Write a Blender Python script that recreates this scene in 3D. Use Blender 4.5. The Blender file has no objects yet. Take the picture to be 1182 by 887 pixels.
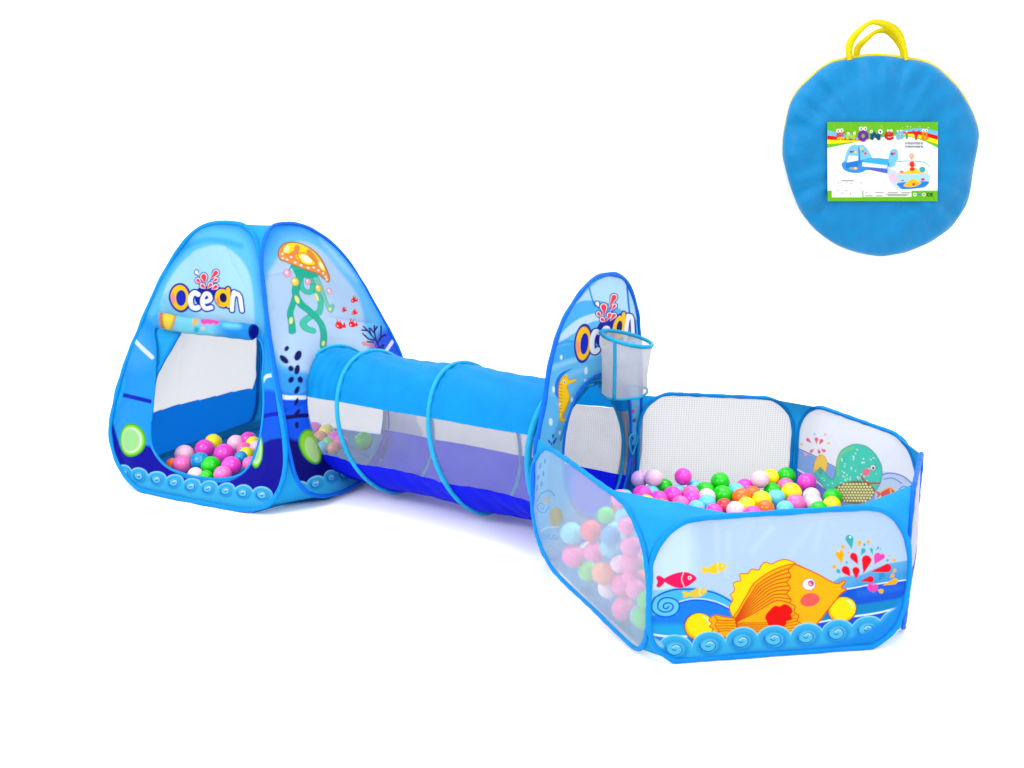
import bpy, math, random
import numpy as np
random.seed(7); RNG = np.random.default_rng(5)
SC = bpy.context.scene
COL = SC.collection

# ------------------------------------------------------------------ camera, world, lamps, exposure
PW, PH = 1182, 887                               # the photograph's frame
FPX, CAM, YAW, PIT = 1109.35, np.array([2.83341, -2.64045, 1.20202]), 0.56786, 0.22871
cam = bpy.data.cameras.new('camera'); cam_o = bpy.data.objects.new('camera', cam); COL.objects.link(cam_o)
cam_o.location = CAM; cam_o.rotation_euler = (math.pi/2 - PIT, 0, YAW)
cam.sensor_width = 36; cam.lens = FPX/PW*36; cam.clip_start = .05; cam.clip_end = 200
SC.camera = cam_o
W = bpy.data.worlds.new('World'); SC.world = W; W.use_nodes = True
W.node_tree.nodes['Background'].inputs[0].default_value = (1, 1, 1, 1)
W.node_tree.nodes['Background'].inputs[1].default_value = 1.70
def softbox(name, loc, target, size, watt):
    l = bpy.data.lights.new(name, 'AREA'); l.shape = 'RECTANGLE'; l.size, l.size_y = size; l.energy = watt
    o = bpy.data.objects.new(name, l); COL.objects.link(o); o.location = loc
    d = np.array(target, float) - np.array(loc, float)
    from mathutils import Vector
    o.rotation_euler = Vector(d).to_track_quat('-Z', 'Y').to_euler()
softbox('softbox_key', (-.4, -4.2, 3.6), (1.1, 0, .3), (1.6, 1.2), 95)
softbox('softbox_fill', (4.9, -2.6, 3.4), (1.4, 0, .3), (1.6, 1.2), 55)
softbox('softbox_top', (1.0, .3, 4.2), (1.0, .3, 0), (3.5, 2.0), 95)
SC.view_settings.view_transform = 'Standard'; SC.view_settings.look = 'None'
SC.view_settings.exposure = 0; SC.view_settings.gamma = 1
SC.cycles.max_bounces = 10; SC.cycles.transparent_max_bounces = 24
LF = 1.62                                        # how bright the set is lit: seen colour / LF = surface colour

# ------------------------------------------------------------------ photograph <-> space
FW = np.array([-math.cos(PIT)*math.sin(YAW), math.cos(PIT)*math.cos(YAW), -math.sin(PIT)])
RT = np.array([math.cos(YAW), math.sin(YAW), 0]); UP = np.cross(RT, FW)
def proj(P):
    d = np.asarray(P, float) - CAM; z = d @ FW
    return np.stack([PW/2 + FPX*(d @ RT)/z, PH/2 - FPX*(d @ UP)/z], -1)
def ray(x, y): return FW + RT*(x-PW/2)/FPX - UP*(y-PH/2)/FPX
def on_z(x, y, z): d = ray(x, y); return CAM + d*(z-CAM[2])/d[2]
def on_y(x, y, Y): d = ray(x, y); return CAM + d*(Y-CAM[1])/d[1]
def on_plane(x, y, p0, n): d = ray(x, y); return CAM + d*(((np.asarray(p0)-CAM) @ n)/(d @ n))
def bil(a, b, c, d):                              # patch: a (0,0)  b (1,0)  c (1,1)  d (0,1)
    a, b, c, d = [np.asarray(q, float) for q in (a, b, c, d)]
    def S(u, v):
        u = np.asarray(u, float)[..., None]; v = np.asarray(v, float)[..., None]
        return a*(1-u)*(1-v) + b*u*(1-v) + c*u*v + d*(1-u)*v
    return S
def px_uv(S, pts):                                # where on a patch the photograph's points lie
    pts = np.asarray(pts, float); u = np.full(len(pts), .5); v = np.full(len(pts), .5); e = 1e-4
    for _ in range(25):
        p = proj(S(u, v)); r = pts - p
        ju = (proj(S(u+e, v)) - p)/e; jv = (proj(S(u, v+e)) - p)/e
        det = ju[:, 0]*jv[:, 1] - ju[:, 1]*jv[:, 0]
        u = u + np.clip((r[:, 0]*jv[:, 1] - r[:, 1]*jv[:, 0])/det, -.4, .4)
        v = v + np.clip((ju[:, 0]*r[:, 1] - ju[:, 1]*r[:, 0])/det, -.4, .4)
    return u, v
def Z(ox, oy, s): return lambda pts: [(ox + p[0]/s, oy + p[1]/s) for p in pts]

# ------------------------------------------------------------------ curves
def spline(pts, closed=True, n=6):
    P = np.asarray(pts, float); m = len(P); out = []
    for i in range(m if closed else m-1):
        if closed: a, b, c, d = P[(i-1) % m], P[i], P[(i+1) % m], P[(i+2) % m]
        else: a, b, c, d = P[max(i-1, 0)], P[i], P[i+1], P[min(i+2, m-1)]
        for k in range(n):
            t = k/n
            out.append(.5*((2*b) + (c-a)*t + (2*a-5*b+4*c-d)*t*t + (3*b-a-3*c+d)*t**3))
    if not closed: out.append(P[-1])
    return np.array(out)
def resample(P, n, closed=False):
    P = np.asarray(P, float)
    if closed: P = np.vstack([P, P[:1]])
    L = np.r_[0, np.cumsum(np.linalg.norm(np.diff(P, axis=0), axis=1))]
    t = np.linspace(0, L[-1], n, endpoint=not closed)
    return np.stack([np.interp(t, L, P[:, k]) for k in range(P.shape[1])], -1)
def dist_seg(X, Y, P, closed):
    best = np.full(X.shape, 1e9); n = len(P)
    for i in range(n if closed else n-1):
        a, b = P[i], P[(i+1) % n]; ab = b-a; L = ab @ ab + 1e-12
        t = np.clip(((X-a[0])*ab[0] + (Y-a[1])*ab[1])/L, 0, 1)
        np.minimum(best, (X-a[0]-t*ab[0])**2 + (Y-a[1]-t*ab[1])**2, out=best)
    return np.sqrt(best)
def sdf(X, Y, P):                                 # < 0 inside
    P = np.asarray(P, float); ins = np.zeros(X.shape, bool); n = len(P)
    for i in range(n):
        a, b = P[i], P[(i+1) % n]
        if a[1] == b[1]: continue
        c = ((a[1] > Y) != (b[1] > Y)) & (X < (b[0]-a[0])*(Y-a[1])/(b[1]-a[1]) + a[0])
        ins ^= c
    d = dist_seg(X, Y, P, True)
    return np.where(ins, -d, d)

# ------------------------------------------------------------------ colour
def lin(c):
    c = np.asarray(c[:3], float)/255
    return np.where(c <= .04045, c/12.92, ((c+.055)/1.055)**2.4)
def alb(c): return np.clip((lin(c)-.006)/LF, .002, .88)

class Art:                                        # a printed design, worked out at every vertex of a cloth
    def __init__(s, px, base, alpha=1.0):
        s.X, s.Y = px[:, 0], px[:, 1]
        s.c = np.empty((len(px), 4)); s.c[:, :3] = alb(base); s.c[:, 3] = alpha; s.aa = .9
    def _near(s, P, m):
        lo, hi = P.min(0)-m, P.max(0)+m
        return np.nonzero((s.X > lo[0]) & (s.X < hi[0]) & (s.Y > lo[1]) & (s.Y < hi[1]))[0]
    def _lay(s, i, d, col, op=1, aa=None, alpha=None):
        k = np.clip(.5 - d/(aa or s.aa), 0, 1)[:, None]*op
        s.c[i, :3] = s.c[i, :3]*(1-k) + alb(col)*k
        if alpha is not None: s.c[i, 3] = s.c[i, 3]*(1-k[:, 0]) + alpha*k[:, 0]
    def poly(s, pts, col, smooth=True, op=1, aa=None, alpha=None, line=None, lw=.5):
        P = spline(pts, True, 5) if smooth else np.asarray(pts, float)
        i = s._near(P, 3 + (aa or 0))
        if len(i): s._lay(i, sdf(s.X[i], s.Y[i], P), col, op, aa, alpha)
        if line is not None: s.stroke(np.vstack([P, P[:1]]), lw, line, smooth=False)
    def stroke(s, pts, r, col, smooth=True, op=1, aa=None, alpha=None):
        P = spline(pts, False, 6) if smooth and len(pts) > 2 else np.asarray(pts, float)
        i = s._near(P, r+2+(aa or 0))
        if len(i): s._lay(i, dist_seg(s.X[i], s.Y[i], P, False)-r, col, op, aa, alpha)
    def ell(s, cx, cy, rx, ry, col, rot=0, op=1, aa=None, alpha=None, line=None, lw=.5):
        P = np.array([(cx-rx*1.5-ry, cy-ry*1.5-rx), (cx+rx*1.5+ry, cy+ry*1.5+rx)])
        i = s._near(P, 2+(aa or 0))
        if not len(i): return
        a = math.radians(rot); x = s.X[i]-cx; y = s.Y[i]-cy
        x, y = x*math.cos(a)+y*math.sin(a), -x*math.sin(a)+y*math.cos(a)
        k = np.sqrt((x/rx)**2+(y/ry)**2)
        g = np.sqrt((x/rx**2)**2+(y/ry**2)**2)+1e-9
        d = np.where(k > 1e-6, k*(k-1)/g, -min(rx, ry))
        if line is not None: s._lay(i, d-lw*2, line, op, aa)
        s._lay(i, d, col, op, aa, alpha)
    def drop(s, tip, bulb, r, col, line=None, lw=.4):
        t, b = np.array(tip, float), np.array(bulb, float); v = b-t; L = np.linalg.norm(v)
        if L < r*1.05: s.ell(b[0], b[1], r, r, col); return
        a0 = math.atan2(v[1], v[0]); q = math.acos(min(1, r/L))
        P = [t] + [b + r*np.array([math.cos(a0+math.pi-q-k*(2*math.pi-2*q)/14), math.sin(a0+math.pi-q-k*(2*math.pi-2*q)/14)]) for k in range(15)]
        s.poly(P, col, smooth=False, line=line, lw=lw)
    def spiral(s, cx, cy, r0, turns, lw, col, start=0, sq=.85, flip=1):
        t = np.linspace(0, 1, int(26*turns))
        a = start + flip*t*turns*2*math.pi; r = r0*(1-.86*t)
        s.stroke(np.stack([cx+r*np.cos(a), cy+sq*r*np.sin(a)], -1), lw, col, smooth=False)
    def waves(s, centres, r, slope=0, low=30):
        cs = sorted(centres)
        for cx, cy in cs:
            s.ell(cx, cy, r*1.06, r*.92, (150, 225, 250))
        for cx, cy in cs:
            s.ell(cx, cy+.9, r*1.02, r*.88, (62, 184, 238))
            s.poly([(cx-r*1.02, cy), (cx+r*1.02, cy), (cx+r*1.1, cy+low), (cx-r*1.1, cy+low)], (62, 184, 238), smooth=False)
        for cx, cy in cs:
            s.ell(cx, cy+r*.10, r*.74, r*.62, (34, 150, 226), aa=r*.3)
            s.ell(cx, cy+r*.02, r*.52, r*.44, (92, 205, 242), aa=r*.2)
            s.spiral(cx, cy, r*.60, 1.35, .55, (14, 92, 205), start=math.pi*1.05, flip=-1)
            s.stroke([(cx-r*.2, cy-r*.05), (cx, cy-r*.2), (cx+r*.2, cy-r*.14)], .55, (215, 245, 255))

# ------------------------------------------------------------------ materials
def nodes(name):
    m = bpy.data.materials.new(name); m.use_nodes = True; nt = m.node_tree
    return m, nt, nt.nodes['Principled BSDF'], nt.nodes['Material Output']
def bump(nt, b, scale, strength, dist=.01, detail=4):
    tc = nt.nodes.new('ShaderNodeTexCoord'); n = nt.nodes.new('ShaderNodeTexNoise'); n.inputs['Scale'].default_value = scale
    n.inputs['Detail'].default_value = detail; n.inputs['Distortion'].default_value = .6
    k = nt.nodes.new('ShaderNodeBump'); k.inputs['Strength'].default_value = strength; k.inputs['Distance'].default_value = dist
    nt.links.new(tc.outputs['Object'], n.inputs['Vector']); nt.links.new(n.outputs['Fac'], k.inputs['Height'])
    nt.links.new(k.outputs['Normal'], b.inputs['Normal'])
    return k
def cloth(name, col=None, trans=.3, rough=.55, sheer=False, wrinkle=.5, scale=9, weave=False, spec=.07):
    m, nt, b, out = nodes(name); L = nt.links
    b.inputs['Roughness'].default_value = rough; b.inputs['Specular IOR Level'].default_value = spec
    k = bump(nt, b, scale, wrinkle)
    tr = nt.nodes.new('ShaderNodeBsdfTranslucent'); mx = nt.nodes.new('ShaderNodeMixShader'); mx.inputs[0].default_value = trans
    L.new(k.outputs['Normal'], tr.inputs['Normal'])
    at = None
    if col is None:
        at = nt.nodes.new('ShaderNodeAttribute'); at.attribute_name = 'print'
        L.new(at.outputs['Color'], b.inputs['Base Color']); L.new(at.outputs['Color'], tr.inputs['Color'])
    else:
        n = nt.nodes.new('ShaderNodeTexNoise'); n.inputs['Scale'].default_value = 14
        tc = nt.nodes.new('ShaderNodeTexCoord'); L.new(tc.outputs['Object'], n.inputs['Vector'])
        r = nt.nodes.new('ShaderNodeValToRGB'); c = alb(col)
        r.color_ramp.elements[0].position = .3; r.color_ramp.elements[1].position = .7
        r.color_ramp.elements[0].color = (*(c*.94), 1); r.color_ramp.elements[1].color = (*np.minimum(c*1.06, .9), 1)
        L.new(n.outputs['Fac'], r.inputs['Fac']); L.new(r.outputs['Color'], b.inputs['Base Color']); L.new(r.outputs['Color'], tr.inputs['Color'])
    L.new(b.outputs[0], mx.inputs[1]); L.new(tr.outputs[0], mx.inputs[2]); last = mx
    if sheer is not False:
        tp = nt.nodes.new('ShaderNodeBsdfTransparent'); m2 = nt.nodes.new('ShaderNodeMixShader')
        if at is not None: L.new(at.outputs['Alpha'], m2.inputs[0])
        else: m2.inputs[0].default_value = sheer
        if weave:                                  # fine netting: threads and holes
            tc = nt.nodes.new('ShaderNodeTexCoord'); prev = None
            for ax, sc in (('X', 36), ('Y', 44)):
                w = nt.nodes.new('ShaderNodeTexWave'); w.bands_direction = ax; w.inputs['Scale'].default_value = sc
                w.inputs['Distortion'].default_value = .4; w.inputs['Detail'].default_value = 1
                L.new(tc.outputs['UV'], w.inputs['Vector'])
                if prev is None: prev = w.outputs['Fac']
                else:
                    q = nt.nodes.new('ShaderNodeMath'); q.operation = 'MAXIMUM'; L.new(prev, q.inputs[0]); L.new(w.outputs['Fac'], q.inputs[1]); prev = q.outputs[0]
            mr = nt.nodes.new('ShaderNodeMapRange'); mr.inputs['To Min'].default_value = sheer-.12 if sheer is not True else .55
            mr.inputs['To Max'].default_value = sheer+.12 if sheer is not True else 1.0
            L.new(prev, mr.inputs['Value'])
            if at is not None:
                q = nt.nodes.new('ShaderNodeMath'); q.operation = 'MULTIPLY'; L.new(mr.outputs[0], q.inputs[0]); L.new(at.outputs['Alpha'], q.inputs[1])
                q2 = nt.nodes.new('ShaderNodeMath'); q2.operation = 'GREATER_THAN'; q2.inputs[1].default_value = .95; L.new(at.outputs['Alpha'], q2.inputs[0])
                q3 = nt.nodes.new('ShaderNodeMath'); q3.operation = 'MAXIMUM'; L.new(q.outputs[0], q3.inputs[0]); L.new(q2.outputs[0], q3.inputs[1])
                L.new(q3.outputs[0], m2.inputs[0])
            else: L.new(mr.outputs[0], m2.inputs[0])
        L.new(tp.outputs[0], m2.inputs[1]); L.new(mx.outputs[0], m2.inputs[2]); last = m2
    L.new(last.outputs[0], out.inputs['Surface'])
    return m
def plastic(name, col, rough=.2, light=1.0):
    m, nt, b, out = nodes(name)
    b.inputs['Base Color'].default_value = (*np.clip(alb(col)*light, 0, .88), 1); b.inputs['Roughness'].default_value = rough
    b.inputs['Specular IOR Level'].default_value = .5
    bump(nt, b, 18, .03)
    return m
def white_paper():
    m, nt, b, out = nodes('white_studio_paper'); b.inputs['Roughness'].default_value = .9
    b.inputs['Specular IOR Level'].default_value = .1
    n = nt.nodes.new('ShaderNodeTexNoise'); n.inputs['Scale'].default_value = 3
    r = nt.nodes.new('ShaderNodeValToRGB'); r.color_ramp.elements[0].color = (.93, .93, .93, 1); r.color_ramp.elements[1].color = (.95, .95, .95, 1)
    nt.links.new(n.outputs['Fac'], r.inputs['Fac']); nt.links.new(r.outputs['Color'], b.inputs['Base Color'])
    return m
M = dict(
    print=cloth('printed_nylon', trans=.25), sheer=cloth('sheer_printed_nylon', sheer=True, trans=.35, wrinkle=.25),
    net=cloth('white_netting', sheer=True, weave=True, trans=.5, wrinkle=.1, rough=.8, spec=.1),
    frame=cloth('blue_binding', (10, 152, 246), trans=.05, rough=.45, wrinkle=.5, scale=40),
    frame_dark=cloth('deep_blue_binding', (8, 116, 244), trans=.05, rough=.45, wrinkle=.5, scale=40),
    sky=cloth('sky_blue_nylon', (40, 172, 243), trans=.25, wrinkle=.4, scale=7),
    tube_top=cloth('cyan_tunnel_nylon', (8, 166, 246), trans=.35, wrinkle=.3, scale=6),
    tube_low=cloth('royal_blue_nylon', (2, 36, 248), trans=.25, wrinkle=.5, scale=9),
    hoop=cloth('cyan_hoop_sleeve', (45, 185, 240), trans=.1, rough=.4, wrinkle=.5, scale=50),
    veil_far=cloth('greyed_tunnel_netting', (196, 196, 200), sheer=.84, weave=True, trans=.5, wrinkle=.1, rough=.8, spec=.05),  # same net as the near window, greyed to dim the overlit floor behind
    veil=cloth('tunnel_netting', (246, 246, 255), sheer=.25, weave=False, trans=.4, wrinkle=.1, rough=.8, spec=.1),
    netbag=cloth('basket_netting', (252, 252, 255), sheer=.74, trans=.7, wrinkle=.6, scale=22, rough=.6),
    floor_mat=cloth('blue_floor_nylon', (70, 172, 236), trans=.1, wrinkle=.4),
    bag=cloth('bag_nylon', (4, 137, 200), trans=.05, rough=.36, wrinkle=1.0, scale=6, spec=.12),
    yellow=cloth('yellow_webbing', (240, 222, 30), trans=.1, rough=.6, wrinkle=.5, scale=60),
    card=cloth('printed_card', trans=.0, rough=.35, wrinkle=.03),
)

# ------------------------------------------------------------------ objects
def link(name, me, mat, parent=None):
    o = bpy.data.objects.new(name, me); COL.objects.link(o)
    if mat is not None: me.materials.append(mat)
    if parent is not None: o.parent = parent; o.matrix_parent_inverse = parent.matrix_world.inverted()
    return o
def mesh(V, F, smooth=True, uv=None):
    me = bpy.data.meshes.new('mesh'); me.from_pydata([tuple(map(float, v)) for v in V], [], [tuple(map(int, f)) for f in F])
    if smooth: me.polygons.foreach_set('use_smooth', [True]*len(me.polygons))
    if uv is not None: put_uv(me, uv)
    return me
def put_uv(me, uv):
    l = me.uv_layers.new(name='uv'); vi = np.empty(len(me.loops), int); me.loops.foreach_get('vertex_index', vi)
    l.data.foreach_set('uv', np.asarray(uv, np.float32)[vi].ravel())
def put_col(me, c):
    a = me.color_attributes.new('print', 'FLOAT_COLOR', 'POINT'); a.data.foreach_set('color', np.asarray(c, np.float32).ravel())
def thing(name, label, cat, loc, group=None):
    o = bpy.data.objects.new(name, None); COL.objects.link(o); o.location = loc; o.empty_display_size = .1
    o['label'] = label; o['category'] = cat
    if group: o['group'] = group
    bpy.context.view_layer.update()
    return o
def tube(P, r, sides=8, closed=True, squash=1.0):
    P = np.asarray(P, float); n = len(P); V = []; F = []
    T = np.roll(P, -1, 0)-np.roll(P, 1, 0) if closed else np.gradient(P, axis=0)
    T /= np.linalg.norm(T, axis=1)[:, None]+1e-12
    ref = np.array([.13, .21, .97]); N = np.cross(T[0], ref); N /= np.linalg.norm(N)
    rr = np.broadcast_to(np.asarray(r, float), (n,))
    for i in range(n):
        N = N - T[i]*(N @ T[i]); N /= np.linalg.norm(N); B = np.cross(T[i], N)
        for k in range(sides):
            a = 2*math.pi*k/sides; V.append(P[i] + rr[i]*(N*math.cos(a)+B*math.sin(a)*squash))
    for i in range(n if closed else n-1):
        j = (i+1) % n
        off = 0
        if closed and j == 0:                      # match the twist where the loop closes
            d = [np.linalg.norm(V[k]-V[i*sides]) for k in range(sides)]; off = int(np.argmin(d))
        for k in range(sides):
            F.append((i*sides+k, i*sides+(k+1) % sides, j*sides+(k+1+off) % sides, j*sides+(k+off) % sides))
    if not closed:
        F.append(tuple(range(sides-1, -1, -1))); F.append(tuple((n-1)*sides+k for k in range(sides)))
    return mesh(V, F)
def lift(P, z=.005):
    P = np.array(P, float); P[:, 2] = np.maximum(P[:, 2], z); return P
def wrinkles(U, Vv, seed, amp):
    g = np.random.default_rng(seed); d = np.zeros_like(U)
    for k in range(9):
        a = g.uniform(0, math.pi); f = g.uniform(9, 34); ph = g.uniform(0, 6.28); w = g.uniform(.4, 1.0)*9/f
        q = U*math.cos(a)+Vv*math.sin(a)
        d += w*np.sin(f*q + ph + 1.6*np.sin(5*(Vv*math.cos(a)-U*math.sin(a))+ph))
    d = d*amp
    for k in range(12):                             # sharp fold lines left from packing
        a = g.uniform(0, math.pi); cx, cy = g.uniform(U.min(), U.max()), g.uniform(Vv.min(), Vv.max()); L = g.uniform(.08, .25)
        x, y = U-cx, Vv-cy; s_ = -x*math.sin(a)+y*math.cos(a)+.25*(x*math.cos(a)+y*math.sin(a))**2; t_ = x*math.cos(a)+y*math.sin(a)
        d = d + amp*g.uniform(.5, 1.3)*g.choice([-1, 1])*np.exp(-np.abs(s_)/.012)*np.exp(-(t_/L)**4)
    return d
def panel(name, S, outline, mat, parent, art, holes=(), step=.62, bulge=.012, seed=1, wr=.0018, frame=None, fr=.006, holes_edge=None, push=None, uvout=None):
    """a cloth panel filling a spring-steel frame: outline in photograph points (or uvout in patch coordinates)"""
    if uvout is None:
        out = spline(outline, True, 6); ou, ov = px_uv(S, out)
    else:
        ou, ov = uvout[:, 0], uvout[:, 1]; out = proj(S(ou, ov))
    lo = (ou.min()-.004, ov.min()-.004); hi = (ou.max()+.004, ov.max()+.004)
    c = S(np.array([lo[0], hi[0], lo[0], lo[0]]), np.array([lo[1], lo[1], lo[1], hi[1]]))
    sp = proj(c); size = (np.linalg.norm(c[1]-c[0]), np.linalg.norm(c[3]-c[2]))
    ext = proj(S(ou, ov)).max(0)-proj(S(ou, ov)).min(0)
    nu = int(np.clip(max(np.linalg.norm(sp[1]-sp[0]), ext[0])/step, 30, 620)); nv = int(np.clip(max(np.linalg.norm(sp[3]-sp[2]), ext[1])/step, 30, 620))
    u, v = np.meshgrid(np.linspace(lo[0], hi[0], nu), np.linspace(lo[1], hi[1], nv)); u = u.ravel(); v = v.ravel()
    P = S(u, v); q = proj(P)
    # distances are taken in the cloth's own plane (metres), not in the picture
    uvm = np.stack([ou*size[0]/(hi[0]-lo[0]), ov*size[1]/(hi[1]-lo[1])], -1); um = u*size[0]/(hi[0]-lo[0]); vm = v*size[1]/(hi[1]-lo[1])
    d = sdf(um, vm, uvm); keep = d < .0012; rim_in = np.clip(-d, 0, None)
    edges = []
    for h in holes:
        hh = spline(h, True, 6); hu, hv = px_uv(S, hh); dh = sdf(hu*0+1e9, hv*0, np.zeros((3, 2))) if False else None
        hd = sdf(um, vm, np.stack([hu*size[0]/(hi[0]-lo[0]), hv*size[1]/(hi[1]-lo[1])], -1)); keep &= hd > -.0012
        d = np.maximum(d, -hd); edges.append(lift(S(hu, hv)))
    e = 1e-3; n = np.cross(S(u+e, v)-P, S(u, v+e)-P); n /= np.linalg.norm(n, axis=1)[:, None]+1e-12
    inn = np.clip(-d, 0, None)
    disp = bulge*(1-np.exp(-(inn/.09)**1.5)) + wrinkles(um, vm, seed, wr)*(1-np.exp(-inn/.012))
    if push is not None: disp = disp + push(P)*(1-np.exp(-(rim_in/.05)**1.5))
    A = art(q, P, um, vm); C_ = A.c
    P = lift(P + n*disp[:, None], .003)
    keep = keep.reshape(nv, nu)
    fk = keep[:-1, :-1] & keep[1:, :-1] & keep[:-1, 1:] & keep[1:, 1:]
    ii = np.arange(nu*nv).reshape(nv, nu)
    Fq = np.stack([ii[:-1, :-1][fk], ii[:-1, 1:][fk], ii[1:, 1:][fk], ii[1:, :-1][fk]], -1)
    used = np.unique(Fq); mp = np.full(nu*nv, -1); mp[used] = np.arange(len(used)); Fq = mp[Fq]
    me = bpy.data.meshes.new('cloth'); me.vertices.add(len(used)); me.vertices.foreach_set('co', P[used].astype(np.float32).ravel())
    me.loops.add(Fq.size); me.loops.foreach_set('vertex_index', Fq.astype(np.int32).ravel())
    me.polygons.add(len(Fq)); me.polygons.foreach_set('loop_start', np.arange(0, Fq.size, 4, dtype=np.int32)); me.polygons.foreach_set('loop_total', np.full(len(Fq), 4, np.int32))
    me.update(calc_edges=True); me.polygons.foreach_set('use_smooth', [True]*len(Fq))
    put_uv(me, np.stack([um, vm], -1)[used]); put_col(me, C_[used])
    o = link(name, me, mat, parent)
    f3 = lift(S(ou, ov), fr)
    if frame is not None:
        g = np.random.default_rng(seed+500); k_ = np.arange(180)/180*2*math.pi
        rr = fr*(1 + sum(g.uniform(.02, .05)*np.sin(int(g.integers(4, 40))*k_+g.uniform(0, 6.3)) for _ in range(8)))
        link('frame', tube(resample(f3, 180, True), rr, 8, True), frame, o)
    if holes_edge is not None:
        for E_ in edges: link(holes_edge[0], tube(resample(E_, 110, True), holes_edge[2], 7, True), holes_edge[1], o)
    return o, f3, (ou, ov)
def loft(name, A, B, mat, parent, n=40, m=5, sag=0.0, seed=3):
    A = resample(A, n); B = resample(B, n); V = []; F = []
    for j in range(m):
        t = j/(m-1)
        V += list(A*(1-t)+B*t + np.array([0, 0, -1.])*sag*4*t*(1-t))
    V = lift(np.array(V), .003)
    for j in range(m-1):
        for i in range(n-1): F.append((j*n+i, j*n+i+1, (j+1)*n+i+1, (j+1)*n+i))
    return link(name, mesh(V, F), mat, parent)

# ------------------------------------------------------------------ the setting: a white studio sweep
def backdrop():
    prof = [(-9, 0), (4.3, 0)] + [(4.3+.45*math.sin(a), .45-.45*math.cos(a)) for a in np.linspace(.08, math.pi/2, 16)] + [(4.75, 6)]
    f = np.array([-math.sin(YAW), math.cos(YAW)]); r = np.array([math.cos(YAW), math.sin(YAW)]); V = []; F = []
    for s in np.linspace(-11, 11, 3):
        for d, z in prof: p = CAM[:2] + f*d + r*s; V.append((p[0], p[1], z))
    n = len(prof)
    for j in range(2):
        for i in range(n-1): F.append((j*n+i, (j+1)*n+i, (j+1)*n+i+1, j*n+i+1))
    o = link('backdrop', mesh(V, F), white_paper()); o['kind'] = 'structure'; o['label'] = 'seamless white studio sweep, floor curving up into wall'; o['category'] = 'backdrop'
backdrop()

# ================================================================== TENT
ZA = Z(100, 240, 2.334)
phi = math.radians(6.3); HS = .485; TC = np.array([.02, -.02])
def tc(a, b, z, s):
    return np.array([TC[0]+s*(a*math.cos(phi)-b*math.sin(phi)), TC[1]+s*(a*math.sin(phi)+b*math.cos(phi)), z])
def face(l, r):                                   # leaning face seen from outside, base corner l at left, r at right
    a, b = tc(*l, 0, HS), tc(*r, 0, HS); m1 = (tc(*l, .955, .06)+tc(*r, .955, .06))/2; up = m1-(a+b)/2
    return bil(a, b, b+up, a+up)
S_front, S_right = face((-1, -1), (1, -1)), face((1, -1), (1, 1))
S_back, S_left = face((1, 1), (-1, 1)), face((-1, 1), (-1, -1))
tent = thing('play_tent', 'blue pop-up ocean play tent with an open front door', 'play tent', (TC[0], TC[1], 0))

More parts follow.
